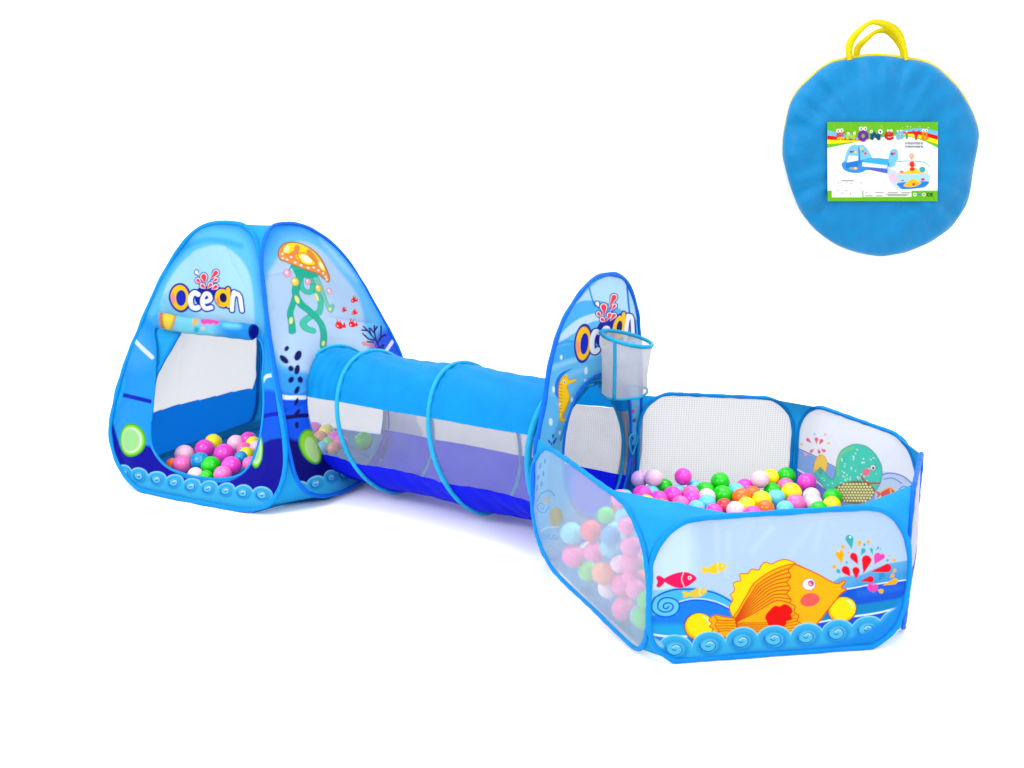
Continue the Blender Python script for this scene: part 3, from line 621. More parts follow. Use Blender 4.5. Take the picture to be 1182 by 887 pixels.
Z1, Z2, Z3, Z4, ZF = Z(730, 570, 6.567), Z(900, 570, 6.567), Z(730, 650, 6.567), Z(900, 650, 6.567), Z(780, 630, 5.139)
ZP = Z(730, 560, 3.283)
fish_out = ZP([(68, 350), (72, 290), (100, 225), (150, 170), (230, 130), (400, 115), (600, 102), (800, 90), (900, 88), (965, 105), (1010, 145), (1042, 215), (1050, 300), (1042, 400), (1020, 490), (990, 550), (930, 600), (850, 630), (700, 645), (500, 655), (330, 672), (210, 680), (140, 655), (85, 610), (64, 540), (62, 440)])
def art_fish(q, P, um, vm):
    A = Art(q, (186, 213, 243))
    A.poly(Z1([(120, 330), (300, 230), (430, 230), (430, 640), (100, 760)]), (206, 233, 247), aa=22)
    for x0, y0, x1, y1 in ((330, 260, 250, 520), (420, 240, 400, 620), (640, 240, 640, 480), (1050, 260, 900, 430), (730, 300, 700, 600)): A.stroke(Z1([(x0, y0), (x1, y1)]), 1.2, (222, 240, 253), aa=9, op=.35)  # pale streaks painted in as glints along the cloth's creases, next line too
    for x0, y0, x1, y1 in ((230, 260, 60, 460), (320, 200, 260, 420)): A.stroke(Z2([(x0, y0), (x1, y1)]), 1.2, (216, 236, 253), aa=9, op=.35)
    LB, DB = (70, 180, 236), (18, 84, 208)
    # right-hand sea
    A.poly(Z2([(380, 650), (430, 615), (600, 590), (800, 520), (990, 505), (990, 680), (380, 720)]), (92, 176, 232), smooth=False, aa=2)
    A.poly(Z2([(560, 640), (990, 560), (990, 680), (470, 720)]), (70, 158, 226), smooth=False, aa=10)
    A.poly(Z4([(200, 260), (480, 178), (600, 160), (760, 140), (990, 128), (990, 600), (200, 600)]), (26, 92, 220), smooth=False)
    A.poly(Z4([(200, 330), (560, 298), (940, 262), (940, 345), (760, 370), (200, 440)]), (22, 142, 206), smooth=False, aa=3)
    A.poly(Z4([(560, 190), (940, 165), (940, 200), (560, 230)]), (40, 112, 232), smooth=False, aa=6)
    A.stroke(Z4([(470, 176), (600, 158), (760, 138), (960, 128)]), .8, (225, 240, 255)); A.stroke(Z4([(480, 188), (600, 168), (640, 163)]), .7, DB)
    A.stroke(Z4([(200, 442), (330, 420), (560, 388), (760, 365), (905, 338)]), 1.1, (235, 246, 255))
    A.poly(Z4([(200, 455), (330, 432), (560, 400), (760, 378), (930, 350), (930, 600), (200, 600)]), (24, 92, 226), smooth=False)
    # left-hand sea
    A.poly(Z3([(60, 215), (240, 200), (420, 165), (600, 185), (760, 270), (760, 640), (60, 640)]), (130, 210, 242), smooth=False, aa=2)
    A.poly(Z3([(60, 290), (170, 265), (220, 230), (300, 200), (400, 185), (500, 185), (600, 205), (680, 240), (760, 290), (760, 640), (60, 640)]), (72, 190, 240), smooth=False)
    A.stroke(Z3([(165, 268), (220, 230), (300, 200), (400, 185), (500, 185), (600, 205), (680, 240), (745, 282)]), .9, DB)
    A.poly(Z3([(130, 400), (330, 380), (340, 290), (400, 270), (480, 262), (560, 268), (640, 290), (760, 345), (760, 640), (60, 640), (60, 400)]), (34, 132, 246), smooth=False)
    A.poly(Z3([(60, 470), (400, 455), (420, 560), (60, 570)]), (40, 172, 232), smooth=False, aa=7)
    A.stroke(Z3([(335, 286), (400, 264), (480, 255), (560, 261), (640, 283), (750, 338)]), .9, (200, 232, 252)); A.stroke(Z3([(335, 296), (400, 274), (480, 265), (560, 271), (640, 294), (750, 352)]), .8, DB)
    A.poly(Z3([(145, 320), (175, 265), (240, 245), (310, 255), (345, 310), (330, 370), (260, 404), (190, 392), (150, 355)]), (98, 205, 243))
    A.stroke(Z3([(172, 262), (148, 305), (150, 358), (195, 395), (260, 403), (320, 375), (346, 328), (335, 280), (290, 257), (230, 262), (193, 300), (195, 345), (235, 367), (282, 355), (302, 320), (278, 294), (240, 300), (230, 330), (254, 341), (268, 322)]), .85, (20, 90, 210))
    A.stroke(Z3([(140, 540), (200, 550), (260, 553), (400, 545)]), 1.2, (235, 246, 255)); A.poly(Z3([(130, 560), (280, 570), (400, 560), (520, 575), (500, 640), (130, 640)]), (52, 120, 222), smooth=False)
    # small fishes
    def small(T, body, tail, c, arc, eye, er):
        A.poly(T(body), c); A.poly(T(tail), c); A.stroke(T(arc), .45, (250, 240, 235)); A.ell(*T([eye])[0], er, er, (255, 236, 240)); A.ell(*T([eye])[0], er*.5, er*.5, c)
    small(Z1, [(235, 655), (300, 607), (375, 585), (435, 595), (475, 628), (430, 675), (370, 706), (300, 700)], [(250, 650), (205, 623), (182, 640), (192, 670), (182, 700), (205, 712), (250, 668)], (246, 28, 98), [(382, 588), (366, 640), (386, 697)], (425, 627), 2.1)
    small(Z1, [(550, 566), (600, 525), (650, 511), (690, 523), (705, 540), (670, 572), (620, 592), (575, 587)], [(570, 562), (530, 543), (511, 550), (520, 568), (512, 584), (532, 590), (570, 574)], (255, 214, 40), [(640, 515), (632, 550), (642, 585)], (672, 538), 1.3)
    small(Z1, [(410, 742), (465, 706), (520, 697), (552, 714), (525, 748), (470, 769), (425, 762)], [(425, 742), (390, 728), (369, 735), (378, 752), (371, 768), (392, 772), (425, 756)], (242, 202, 60), [(500, 702), (492, 730), (505, 755)], (525, 718), 1.1)
    # two yellow floats
    for T, c, rx, ry in ((Z3, (492, 465), 105, 103), (Z4, (452, 335), 106, 102)):
        x, y = T([c])[0]; rx /= 6.567; ry /= 6.567
        A.ell(x, y, rx, ry, (255, 168, 20), line=(28, 38, 130), lw=.5); A.ell(x+.7, y-1.3, rx*.93, ry*.9, (255, 234, 10), aa=2); A.stroke([(x+rx*.3, y-ry*.75), (x+rx*.62, y-ry*.5), (x+rx*.78, y-ry*.15)], .8, (255, 250, 190), aa=1.5)
    # the big fish
    OR, RB = (252, 182, 18), (222, 72, 22)
    A.poly(ZF([(320, 395), (306, 345), (325, 305), (310, 275), (335, 248), (328, 205), (372, 192), (368, 158), (415, 152), (440, 128), (478, 132), (498, 105), (522, 88), (558, 97), (590, 82), (630, 72), (665, 78), (700, 100), (610, 130), (520, 170), (450, 230), (400, 310), (345, 415)]), (255, 228, 20), line=RB, lw=.55)
    A.poly(ZF([(335, 418), (355, 375), (400, 290), (450, 215), (520, 157), (600, 117), (690, 98), (760, 125), (840, 162), (900, 195), (945, 208), (978, 188), (984, 204), (964, 230), (992, 243), (960, 265), (930, 300), (880, 372), (820, 450), (770, 490), (690, 530), (520, 540), (360, 520)]), OR, line=RB, lw=.55)
    A.poly(ZF([(345, 425), (335, 418), (280, 408), (215, 396), (185, 428), (203, 445), (190, 465), (212, 480), (205, 500), (240, 520), (330, 540), (362, 510)]), OR, line=RB, lw=.55)
    for i in range(9):
        t = i/8; A.stroke(ZF([(347, 425+i*3), (395+t*25, 330+t*75), (470+t*30, 225+t*130), (560+t*20, 160+t*150), (668-t*8, 118+t*205)]), .68, RB)
    for j in range(7):
        t = j/6; A.stroke(ZF([(352, 452+j*8), (450, 448+t*62), (560, 440+t*80), (690+t*40, 395+t*110)]), .5, RB)
    for j in range(5):
        t = j/4; A.stroke(ZF([(230+8*(j % 2), 425+t*75), (280, 430+t*62), (345, 430+t*70)]), .5, RB)
    A.stroke(ZF([(215, 400), (235, 430), (222, 460), (245, 490), (240, 515)]), .5, RB); A.stroke(ZF([(345, 420), (352, 470), (362, 515)]), .6, RB)
    A.poly(ZF([(692, 98), (655, 130), (668, 165), (645, 200), (662, 235), (640, 268), (665, 300), (660, 322), (692, 345), (688, 380), (716, 400), (706, 430), (740, 455), (748, 478), (770, 490), (830, 440), (885, 365), (930, 300), (962, 263), (990, 243), (964, 230), (982, 204), (976, 190), (945, 207), (900, 195), (840, 162), (760, 125)]), (255, 188, 20))
    A.stroke(ZF([(692, 98), (655, 130), (668, 165), (645, 200), (662, 235), (640, 268), (665, 300), (660, 322), (692, 345), (688, 380), (716, 400), (706, 430), (740, 455), (748, 478)]), .6, RB)
    A.stroke(ZF([(690, 98), (760, 125), (840, 162), (900, 195), (945, 208), (978, 188), (984, 204), (964, 230), (992, 243), (960, 265), (930, 300), (880, 372), (820, 450), (790, 475)]), .6, RB)
    x, y = ZF([(773, 213)])[0]; A.ell(x, y, 7.2, 6.3, (255, 246, 250), rot=-15, line=(150, 80, 60), lw=.3); A.ell(*ZF([(785, 208)])[0], 3.4, 3.4, (205, 40, 105)); A.ell(*ZF([(783, 210)])[0], 1.6, 1.6, (255, 235, 245)); A.ell(*ZF([(786, 207)])[0], .9, .9, (70, 20, 40))
    A.ell(*ZF([(776, 303)])[0], 11.2, 7.8, (248, 98, 90), rot=-10)
    A.poly(ZF([(518, 405), (548, 362), (575, 340), (600, 345), (630, 332), (662, 345), (678, 372), (668, 395), (676, 420), (645, 435), (640, 458), (605, 470), (575, 462), (545, 465), (530, 440)]), (242, 14, 16))
    # splash
    R_, O_, TL, PK = (244, 14, 40), (255, 182, 20), (62, 178, 186), (250, 75, 180)
    for t, b, r, c in (((530, 408), (518, 335), 30, TL), ((450, 516), (440, 447), 32, O_), ((571, 520), (540, 460), 27, R_), ((607, 588), (635, 485), 36, R_), ((512, 608), (477, 560), 30, R_), ((553, 630), (553, 562), 27, R_), ((668, 577), (802, 552), 32, R_), ((583, 640), (668, 632), 25, R_),
                       ((700, 522), (722, 462), 30, PK), ((705, 518), (762, 466), 22, PK), ((690, 732), (668, 690), 26, PK), ((696, 730), (702, 690), 24, PK), ((580, 392), (590, 360), 15, O_), ((655, 375), (655, 357), 14, O_), ((485, 405), (462, 392), 14, O_), ((410, 555), (393, 537), 15, O_), ((832, 492), (860, 496), 13, O_), ((762, 682), (862, 656), 24, O_), ((722, 712), (752, 724), 18, O_), ((820, 625), (845, 612), 15, O_), ((845, 590), (862, 574), 12, O_), ((808, 466), (820, 460), 8, O_), ((508, 445), (502, 432), 8, O_),
                       ((597, 450), (615, 415), 17, TL), ((682, 446), (675, 408), 12, TL), ((620, 388), (627, 374), 9, TL), ((708, 414), (728, 395), 9, TL), ((740, 412), (748, 406), 5, TL), ((790, 498), (805, 494), 9, TL), ((437, 585), (422, 568), 15, TL), ((480, 514), (488, 503), 8, TL), ((735, 640), (755, 605), 24, (48, 150, 200))):
        A.drop(Z2([t])[0], Z2([b])[0], r/6.567, c)
    A.ell(*Z2([(524, 322)])[0], 1.2, 1.2, (240, 252, 255)); A.ell(*Z2([(432, 425)])[0], 1.0, 1.0, (255, 240, 190))
    # wave border
    A.waves(Z3([(325, 648), (575, 612), (825, 584), (1068, 568)]) + Z4([(195, 545), (430, 522), (660, 500), (880, 462)]), 18.6, low=26)
    A.poly(Z3([(140, 560), (200, 590), (235, 640), (150, 620)]), (150, 215, 248), aa=3)
    A.poly([(735, 745), (765, 757), (800, 758), (860, 752), (940, 745), (985, 735), (1020, 715), (1050, 690), (1060, 800), (735, 800)], (36, 150, 240), aa=6)
    return A
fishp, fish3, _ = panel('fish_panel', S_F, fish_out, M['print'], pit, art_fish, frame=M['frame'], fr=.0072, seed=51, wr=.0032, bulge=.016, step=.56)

ZL = Z(600, 500, 3.41)
sheer_out = ZL([(52, 130), (75, 80), (108, 60), (170, 95), (300, 190), (405, 272), (455, 360), (488, 450), (503, 560), (507, 650), (504, 760), (490, 825), (462, 850), (400, 800), (300, 702), (150, 560), (100, 480), (68, 400), (50, 290), (46, 200)])
def art_sheer(q, P, um, vm):
    A = Art(q, (222, 236, 252), alpha=.50)
    A.poly(ZL([(40, 40), (200, 100), (200, 300), (130, 420), (40, 420)]), (176, 216, 250), aa=12, alpha=.58)
    for x, y, rx, ry, ro in ((100, 110, 4, 11, 10), (80, 130, 4, 12, 15), (95, 160, 4, 12, -10), (75, 175, 4, 12, 10), (90, 200, 4, 12, 0), (70, 215, 5, 14, 10)):
        A.ell(*ZL([(x, y)])[0], rx/3.41, ry/3.41, (95, 125, 200), rot=ro, op=.6)
    A.stroke(ZL([(70, 270), (90, 240), (125, 225), (150, 245)]), .9, (120, 165, 225), op=.7); A.spiral(*ZL([(95, 290)])[0], 9, 1.5, .5, (130, 170, 225))
    A.poly(ZL([(90, 262), (112, 255), (138, 250), (125, 262), (136, 272), (110, 270)]), (235, 200, 120), op=.8)
    A.ell(*ZL([(155, 328)])[0], 7.6, 11.5, (222, 202, 105), op=.85); A.stroke(ZL([(85, 385), (120, 370), (165, 368)]), 1.1, (235, 240, 252), op=.8)
    for x in (95, 125, 150): A.spiral(*ZL([(x, 405)])[0], 4.5, 1.2, .5, (150, 185, 232))
    return A
sheerp, sheer3, _ = panel('sheer_panel', S_L, sheer_out, M['sheer'], pit, art_sheer, frame=M['frame'], fr=.0068, seed=61, wr=.0022, bulge=.012, step=.7)

def rounded(u0, u1, v0, v1, ru, rv, n=14):
    P = []
    for cx, cy, a in ((u1-ru, v0+rv, -90), (u1-ru, v1-rv, 0), (u0+ru, v1-rv, 90), (u0+ru, v0+rv, 180)):
        for k in range(n+1):
            t = math.radians(a+90*k/n); P.append((cx+ru*math.cos(t), cy+rv*math.sin(t)))
    return np.array(P)
def art_net(q, P, um, vm): return Art(q, (198, 198, 201), alpha=.94)
backp, back3p, _ = panel('net_panel', S_B, None, M['net'], pit, art_net, frame=M['frame'], fr=.0068, uvout=rounded(.02, .98, .02, 1.0, .2, .3), seed=71, wr=.002, bulge=.01, step=1.0)

ZW = Z(840, 430, 4.224)
def art_whale(q, P, um, vm):
    A = Art(q, (240, 244, 254), alpha=.97)
    A.poly(ZW([(300, 355), (460, 420), (560, 480), (760, 560), (960, 560), (960, 760), (300, 760)]), (120, 165, 232), smooth=False, aa=3)
    A.poly(ZW([(300, 450), (335, 470), (480, 560), (560, 640), (300, 760)]), (92, 110, 214), smooth=False, aa=2); A.stroke(ZW([(335, 368), (440, 412), (550, 472)]), .6, (70, 110, 210)); A.stroke(ZW([(330, 468), (400, 505), (480, 560)]), .9, (240, 246, 255))
    A.poly(ZW([(755, 500), (800, 488), (860, 505), (930, 570), (930, 640), (740, 640)]), (190, 214, 246), aa=2); A.stroke(ZW([(760, 500), (800, 490), (860, 508), (912, 560)]), .6, (60, 90, 205)); A.stroke(ZW([(770, 520), (810, 515), (850, 540)]), .5, (60, 90, 205)); A.spiral(*ZW([(865, 575)])[0], 7.5, 2.0, .55, (50, 90, 205))
    TE = (30, 208, 182); DT = (5, 110, 105)
    A.poly(ZW([(432, 432), (455, 402), (482, 412), (494, 450), (478, 495), (462, 460), (452, 490), (425, 482)]), (245, 208, 60), line=(215, 150, 60), lw=.4)
    A.poly(ZW([(432, 488), (465, 470), (490, 498), (520, 522), (535, 480), (540, 430), (560, 385), (600, 357), (640, 349), (690, 362), (730, 400), (756, 450), (762, 500), (745, 555), (700, 610), (640, 638), (560, 625), (505, 590), (460, 535)]), TE, line=DT, lw=.35)
    A.poly(ZW([(446, 480), (458, 460), (472, 478), (462, 500)]), (60, 160, 150))
    A.stroke(ZW([(548, 500), (545, 440), (570, 390), (620, 365)]), 1.3, (110, 215, 130), aa=2)
    g = np.random.default_rng(3)
    body = np.array(ZW([(545, 440), (600, 370), (690, 375), (740, 430), (745, 540), (560, 560)]))
    for _ in range(110):
        x, y = g.uniform(470, 750), g.uniform(370, 600); d = sdf(np.array([840+x/4.224]), np.array([430+y/4.224]), body)
        if d[0] < -1: A.ell(840+x/4.224, 430+y/4.224, g.uniform(.5, 1.2), g.uniform(.4, .9), (225, 250, 245), rot=g.uniform(0, 180))
    for x, y in ((480, 525), (500, 548), (520, 540), (508, 572), (470, 515)): A.ell(*ZW([(x, y)])[0], .7, .6, (225, 250, 245))
    B_ = ZW([(522, 575), (565, 542), (640, 527), (702, 545), (730, 582), (702, 618), (640, 640), (565, 625)])
    A.poly(B_, (112, 100, 40)); bp = spline(B_, True, 5)
    for r in range(9):
        for c in range(15):
            x, y = 525+c*15+(r % 2)*7.5, 530+r*13.5; X, Y = 840+x/4.224, 430+y/4.224
            if sdf(np.array([X]), np.array([Y]), bp)[0] < -.7: A.ell(X, Y, 1.42, 1.25, (246, 238, 160), aa=.6)
    A.poly(ZW([(668, 478), (690, 468), (704, 482), (690, 503), (672, 500)]), (250, 105, 140)); A.stroke(ZW([(662, 508), (675, 528), (705, 540), (750, 538)]), 1.1, (190, 40, 50)); A.ell(*ZW([(716, 464)])[0], 2.7, 3.2, (245, 250, 252), line=(20, 70, 80), lw=.3); A.ell(*ZW([(717, 466)])[0], 1.3, 1.7, (25, 45, 70))
    A.poly(ZW([(752, 588), (770, 572), (800, 560), (828, 585), (835, 610), (800, 628), (765, 618)]), (242, 60, 65), line=(250, 205, 90), lw=.8); A.poly(ZW([(757, 592), (732, 575), (740, 595), (735, 612)]), (242, 70, 70)); A.stroke(ZW([(800, 570), (806, 600), (815, 620)]), .6, (255, 215, 110))
    for t, b, r, c in (((415, 345), (395, 328), 9, (235, 80, 140)), ((440, 350), (440, 325), 9, (240, 85, 110)), ((455, 352), (465, 333), 9, (240, 85, 120)), ((430, 372), (412, 385), 8, (240, 95, 130)), ((448, 372), (453, 388), 8, (240, 90, 120)), ((462, 372), (478, 382), 8, (240, 90, 120)), ((370, 358), (362, 350), 7, (250, 200, 120)), ((490, 350), (500, 345), 7, (250, 200, 120)), ((400, 398), (382, 400), 8, (245, 150, 190)), ((430, 305), (430, 300), 6, (170, 200, 230)), ((478, 310), (482, 302), 6, (245, 180, 200))):
        A.drop(ZW([t])[0], ZW([b])[0], r/4.224, c)
    return A
whalep, whale3, _ = panel('whale_panel', S_Wh, None, M['sheer'], pit, art_whale, frame=M['frame'], fr=.0068, uvout=rounded(.02, .98, .02, 1.0, .22, .32), seed=81, wr=.002, bulge=-.012, step=.6)
def art_east(q, P, um, vm):
    A = Art(q, (236, 228, 238), alpha=.8)
    k = P[:, 2] < .17; A.c[k, :3] = alb((40, 100, 225)); A.c[k, 3] = .9
    return A
eastp, east3, _ = panel('sheer_panel', S_E, None, M['sheer'], pit, art_east, frame=M['frame_dark'], fr=.0065, uvout=rounded(.02, .98, .02, 1.0, .22, .32), seed=91, wr=.002, bulge=.012, step=.8)

# the tall arch towards the tunnel
wl, wr_ = CT[1], CT[2]; XW = 1.468
S_W = bil((wl[0], wl[1], 0), (wr_[0], wr_[1], 0), (wr_[0], wr_[1], HP), (wl[0], wl[1], HP))
ZX = Z(620, 310, 5.547); ZY = Z(610, 420, 5.544)
arch_out = [(617, 560), (618, 520), (623, 492), (629, 460)] + ZX([(75, 650), (110, 500), (160, 350), (220, 240), (300, 130), (370, 65), (450, 38), (520, 45), (570, 85), (610, 170), (640, 280), (652, 400)]) + [(739.5, 420), (739.5, 460), (739, 510), (734, 550), (722, 582), (700, 602), (670, 625), (645, 645), (628, 640), (619, 605)]
arch_hole = [(650, 545), (650, 520), (652, 500), (657, 478), (666, 455), (678, 441), (692, 433), (706, 432), (718, 440), (725, 455), (728, 478), (728, 510), (725, 545), (716, 572), (698, 590), (675, 595), (657, 575)]
def art_arch(q, P, um, vm):
    A = Art(q, (98, 190, 242))
    A.poly(ZX([(60, 620), (200, 300), (330, 130), (440, 50), (560, 80), (640, 240), (660, 420), (560, 330), (440, 250), (330, 230), (200, 380)]), (178, 222, 246), aa=2)
    A.poly(ZX([(200, 280), (270, 215), (350, 205), (450, 222), (560, 285), (660, 350), (660, 420), (560, 345), (440, 285), (350, 290), (250, 330), (150, 420), (160, 350)]), (80, 182, 242), aa=1.5)
    A.poly(ZX([(150, 430), (250, 335), (350, 290), (430, 285), (430, 330), (350, 340), (260, 400), (130, 480)]), (196, 228, 247), aa=1.5)
    A.poly(ZX([(110, 520), (260, 470), (420, 400), (660, 420), (660, 640), (420, 560), (260, 600), (110, 640)]), (70, 172, 240), aa=4)
    A.stroke(ZX([(100, 500), (180, 470), (230, 470)]), 1.6, (60, 165, 238), aa=2); A.stroke(ZX([(90, 640), (200, 600), (330, 560), (420, 540)]), 3, (140, 208, 245), aa=4)
    A.stroke(ZX([(90, 800), (180, 700), (300, 640)]), 3, (125, 200, 245), aa=4)
    A.stroke(ZX([(330, 120), (345, 190), (365, 245)]), .7, (25, 120, 225)); A.stroke(ZX([(575, 90), (580, 200), (600, 380)]), 1.3, (25, 120, 230)); A.stroke(ZX([(600, 340), (600, 400)]), 1.6, (90, 215, 240))  # shaded folds of the cloth painted in as darker blue lines
    # Ocean, seen along the slant of the panel
    x0, y0, sx, sy, sk = 213.0, 585.0, .53, .60, -.24
    def TW(pts):
        out = []
        for x, y in pts:
            X = (x-165)*sx*.98 + 232; Y = 480 + (y-400)*.83 - (x-280)*.245
            out.append((620+X/5.547, 310+Y/5.547))
        return out
    ocean_word(A, TW, .62/5.547)
    # seahorse
    YH = (255, 208, 30)
    A.poly(ZY([(172, 200), (168, 150), (178, 110), (200, 70), (235, 45), (275, 30), (235, 60), (205, 100), (195, 150), (192, 220)]), (40, 120, 225))
    A.poly(ZY([(205, 110), (222, 82), (248, 85), (262, 105), (300, 97), (302, 110), (268, 128), (245, 145), (258, 190), (262, 225), (250, 265), (235, 300), (218, 325), (212, 345), (222, 350), (225, 340), (234, 352), (222, 370), (202, 368), (192, 345), (192, 310), (188, 270), (192, 225), (190, 180), (195, 140)]), YH, line=(205, 130, 20), lw=.35)
    for k in range(9): A.stroke(ZY([(194-2*math.sin(k), 130+k*22), (212, 136+k*22)]), .5, (230, 110, 30))
    A.stroke(ZY([(232, 80), (238, 70), (246, 82)]), .6, YH); A.ell(*ZY([(229, 118)])[0], 1.5, 1.9, (250, 250, 250)); A.ell(*ZY([(229, 119)])[0], .8, 1.1, (20, 40, 90))
    for x, y, rx, ry in ((155, 570, 8, 15), (310, 655, 11, 24), (305, 716, 7, 9), (105, 775, 9, 20), (222, 845, 9, 12), (140, 870, 6, 8)): A.ell(*ZX([(x, y)])[0], rx/5.547, ry/5.547, (222, 240, 252))
    for x, y, rx, ry in ((140, 372, 11, 24), (198, 442, 6, 14), (160, 165, 6, 14), (275, 225, 6, 12)): A.ell(*ZY([(x, y)])[0], rx/5.544, ry/5.544, (225, 242, 252))
    for x, y, rx, ry, ro in ((152, 462, 6, 14, 10), (128, 497, 6, 12, -20), (160, 500, 7, 17, 25), (172, 482, 5, 10, 20), (140, 512, 5, 9, 0)): A.ell(*ZY([(x, y)])[0], rx/5.544, ry/5.544, (15, 75, 180), rot=ro)
    for x, y, c in ((655, 262, (230, 50, 80)), (668, 305, (235, 70, 110)), (690, 275, (150, 160, 190)), (676, 362, (90, 110, 130)), (660, 480, (20, 80, 200)), (680, 612, (225, 40, 70)), (672, 632, (225, 40, 70)), (665, 535, (30, 70, 190))): A.ell(*ZY([(x, y)])[0], 1.8, 2.6, c, rot=25)
    A.poly(ZY([(640, 560), (720, 540), (720, 800), (600, 800)]), (24, 80, 205), op=.8, aa=5)
    return A
archp, arch3, _ = panel('arch_panel', S_W, arch_out, M['print'], pit, art_arch, holes=[arch_hole], frame=M['frame_dark'], fr=.0076, holes_edge=('arch_edge', M['frame_dark'], .0055), seed=101, wr=.0018, bulge=.006, step=.45)

# fabric gussets closing the six corners
def pit_edge(L3, corner):
    n = len(L3); m = L3[:, :2] - hexc; c = np.array(corner[:2])-hexc
    z0 = L3[:, 2].min(); z1 = min(L3[:, 2].max(), HP+.02)
    ctr = L3.mean(0); t = np.array(corner[:2])-ctr[:2]; t /= np.linalg.norm(t)
    s = (L3[:, :2]-ctr[:2]) @ t
    tops = np.nonzero(s > -.04)[0]
    zz = np.linspace(0, 1, 48); out = []
    sel = L3[s > s.max()*.30]; order = np.argsort(sel[:, 2]); sel = sel[order]
    # keep the outermost point of each height
    hs = np.linspace(sel[:, 2].min(), min(sel[:, 2].max(), HP+.02), 40); res = []
    seg = np.vstack([L3, L3[:1]])
    for h in hs:
        best = None
        for i in range(n):
            a, b = seg[i], seg[i+1]
            if (a[2]-h)*(b[2]-h) <= 0 and a[2] != b[2]:
                p = a+(b-a)*(h-a[2])/(b[2]-a[2]); q = (p[:2]-ctr[:2]) @ t
                if best is None or q > best[0]: best = (q, p)
        if best is not None: res.append(best[1])
    return np.array(res)
ring6 = [(sheer3, fish3, CT[0]), (arch3, sheer3, CT[1]), (back3p, arch3, CT[2]), (whale3, back3p, CT[3]), (east3, whale3, CT[4]), (fish3, east3, CT[5])]
for a, b, c in ring6:
    loft('corner_gusset', pit_edge(a, c), pit_edge(b, c), M['sky'], pit, n=40, m=5)
mat_v = []
for i in range(6):
    a_, b_ = CB[i], CB[(i+1) % 6]
    if i == 0:
        for x, y in ((738, 745), (692, 703), (648, 661), (627, 634)): mat_v.append((*on_z(x, y, .005)[:2], .005))
        continue
    for t in ((.12, .40) if i == 0 else (.4, .8) if i == 1 else (.2, .8)): p_ = a_*(1-t)+b_*t; mat_v.append((*(hexc+(p_[:2]-hexc)*.97), .005))
link('floor_mat', mesh(mat_v, [tuple(range(len(mat_v)-1, -1, -1))], False), M['floor_mat'], pit)

# hoop and net basket on the arch
def basket():
    c = np.array([XW+.095, (on_plane(697, 385, (XW, 0, 0), np.array([1., 0, 0]))[1]), .63]); R = .080
    d = on_plane(723, 391, c, np.array([math.cos(.35), -math.sin(.35), 0])); 
    c = d
    th = np.linspace(0, 2*math.pi, 49)[:-1]
    tilt = .26; fw2 = np.array([-math.sin(YAW), math.cos(YAW)])
    P = np.stack([c[0]+R*np.cos(th), c[1]+R*np.sin(th), c[2]-R*tilt*np.cos(th)], -1); P[:, 2] -= .085*((P[:, :2]-c[:2]) @ fw2)
    rim = link('basket_rim', tube(P, .0062, 8, True), M['hoop'], pit)
    rows = 12; V = []; F = []; bot = c[2]-.172
    for j in range(rows):
        t = j/(rows-1); k = 1-.05*math.sin(t*math.pi)-.11*t
        for i, a in enumerate(th):
            top = P[i]; w = 1+.025*math.sin(5*a+t*4)+.02*math.sin(9*a)*t
            V.append((c[0]+(top[0]-c[0])*k*w, c[1]+(top[1]-c[1])*k*w, top[2]*(1-t)+bot*t + (.008*math.sin(a+.5)*t)))
    n = len(th)
    for j in range(rows-1):
        for i in range(n): F.append((j*n+i, j*n+(i+1) % n, (j+1)*n+(i+1) % n, (j+1)*n+i))
    net = link('basket_net', mesh(V, F), M['netbag'], pit)
    V = np.array(V).reshape(rows, n, 3)
    link('net_hem', tube(V[-1]*1.0, .004, 6, True), M['hoop'], net)
    cd = (CAM[:2]-c[:2]); best = int(np.argmin(np.abs(np.angle(np.exp(1j*(th - (math.atan2(cd[1], cd[0])-.50)))))))
    s = V[:, best]*1.0; ctr = np.array([c[0], c[1], 0]); out = (s-ctr)*np.array([1, 1, 0]); s = s + out/np.linalg.norm(out, axis=1)[:, None]*.003
    link('net_stripe', tube(s, .0055, 6, False), M['hoop'], net)
basket()
tl = on_plane(729, 512, (1.49, 0, 0), np.array([1., 0, 0])); a = np.linspace(0, 2*math.pi, 33)[:-1]
link('tie_loop', tube(np.stack([1.496+.004*np.sin(2*a), tl[1]+.028*np.cos(a), tl[2]+.036*np.sin(a)], -1), .003, 6, True), M['hoop'], pit)

# ================================================================== BALLS
PAL = dict(magenta=(246, 70, 205), pink=(255, 110, 185), pale=(255, 205, 230), lilac=(222, 180, 240), sky=(105, 208, 232), blue=(10, 150, 212), green=(10, 205, 10), yellow=(255, 238, 10), orange=(255, 112, 30), coral=(240, 60, 70), lime=(110, 220, 90), peach=(250, 160, 110), white=(250, 238, 246))
WORD = dict(magenta='magenta', pink='pink', pale='pale pink', lilac='lilac', sky='sky blue', blue='deep blue', green='green', yellow='yellow', orange='orange', coral='coral red', lime='lime green', peach='peach', white='white')
BM = {k: plastic('%s_plastic' % WORD[k].replace(' ', '_'), v, .18, 1.45) for k, v in PAL.items()}
def sphere_mesh():
    V = [(0, 0, 1)]; F = []; n, m = 28, 18
    for j in range(1, m):
        for i in range(n):
            p = math.pi*j/m; a = 2*math.pi*i/n; r = 1 - (.012 if j == m//2 else 0)     # moulding seam
            V.append((r*math.sin(p)*math.cos(a), r*math.sin(p)*math.sin(a), r*math.cos(p)))
    V.append((0, 0, -1)); e = len(V)-1
    for i in range(n): F.append((0, 1+i, 1+(i+1) % n)); F.append((e, e-n+(i+1) % n, e-n+i))
    for j in range(m-2):
        for i in range(n): F.append((1+j*n+i, 1+(j+1)*n+i, 1+(j+1)*n+(i+1) % n, 1+j*n+(i+1) % n))
    return V, F
SV, SF = sphere_mesh(); BALLME = {}
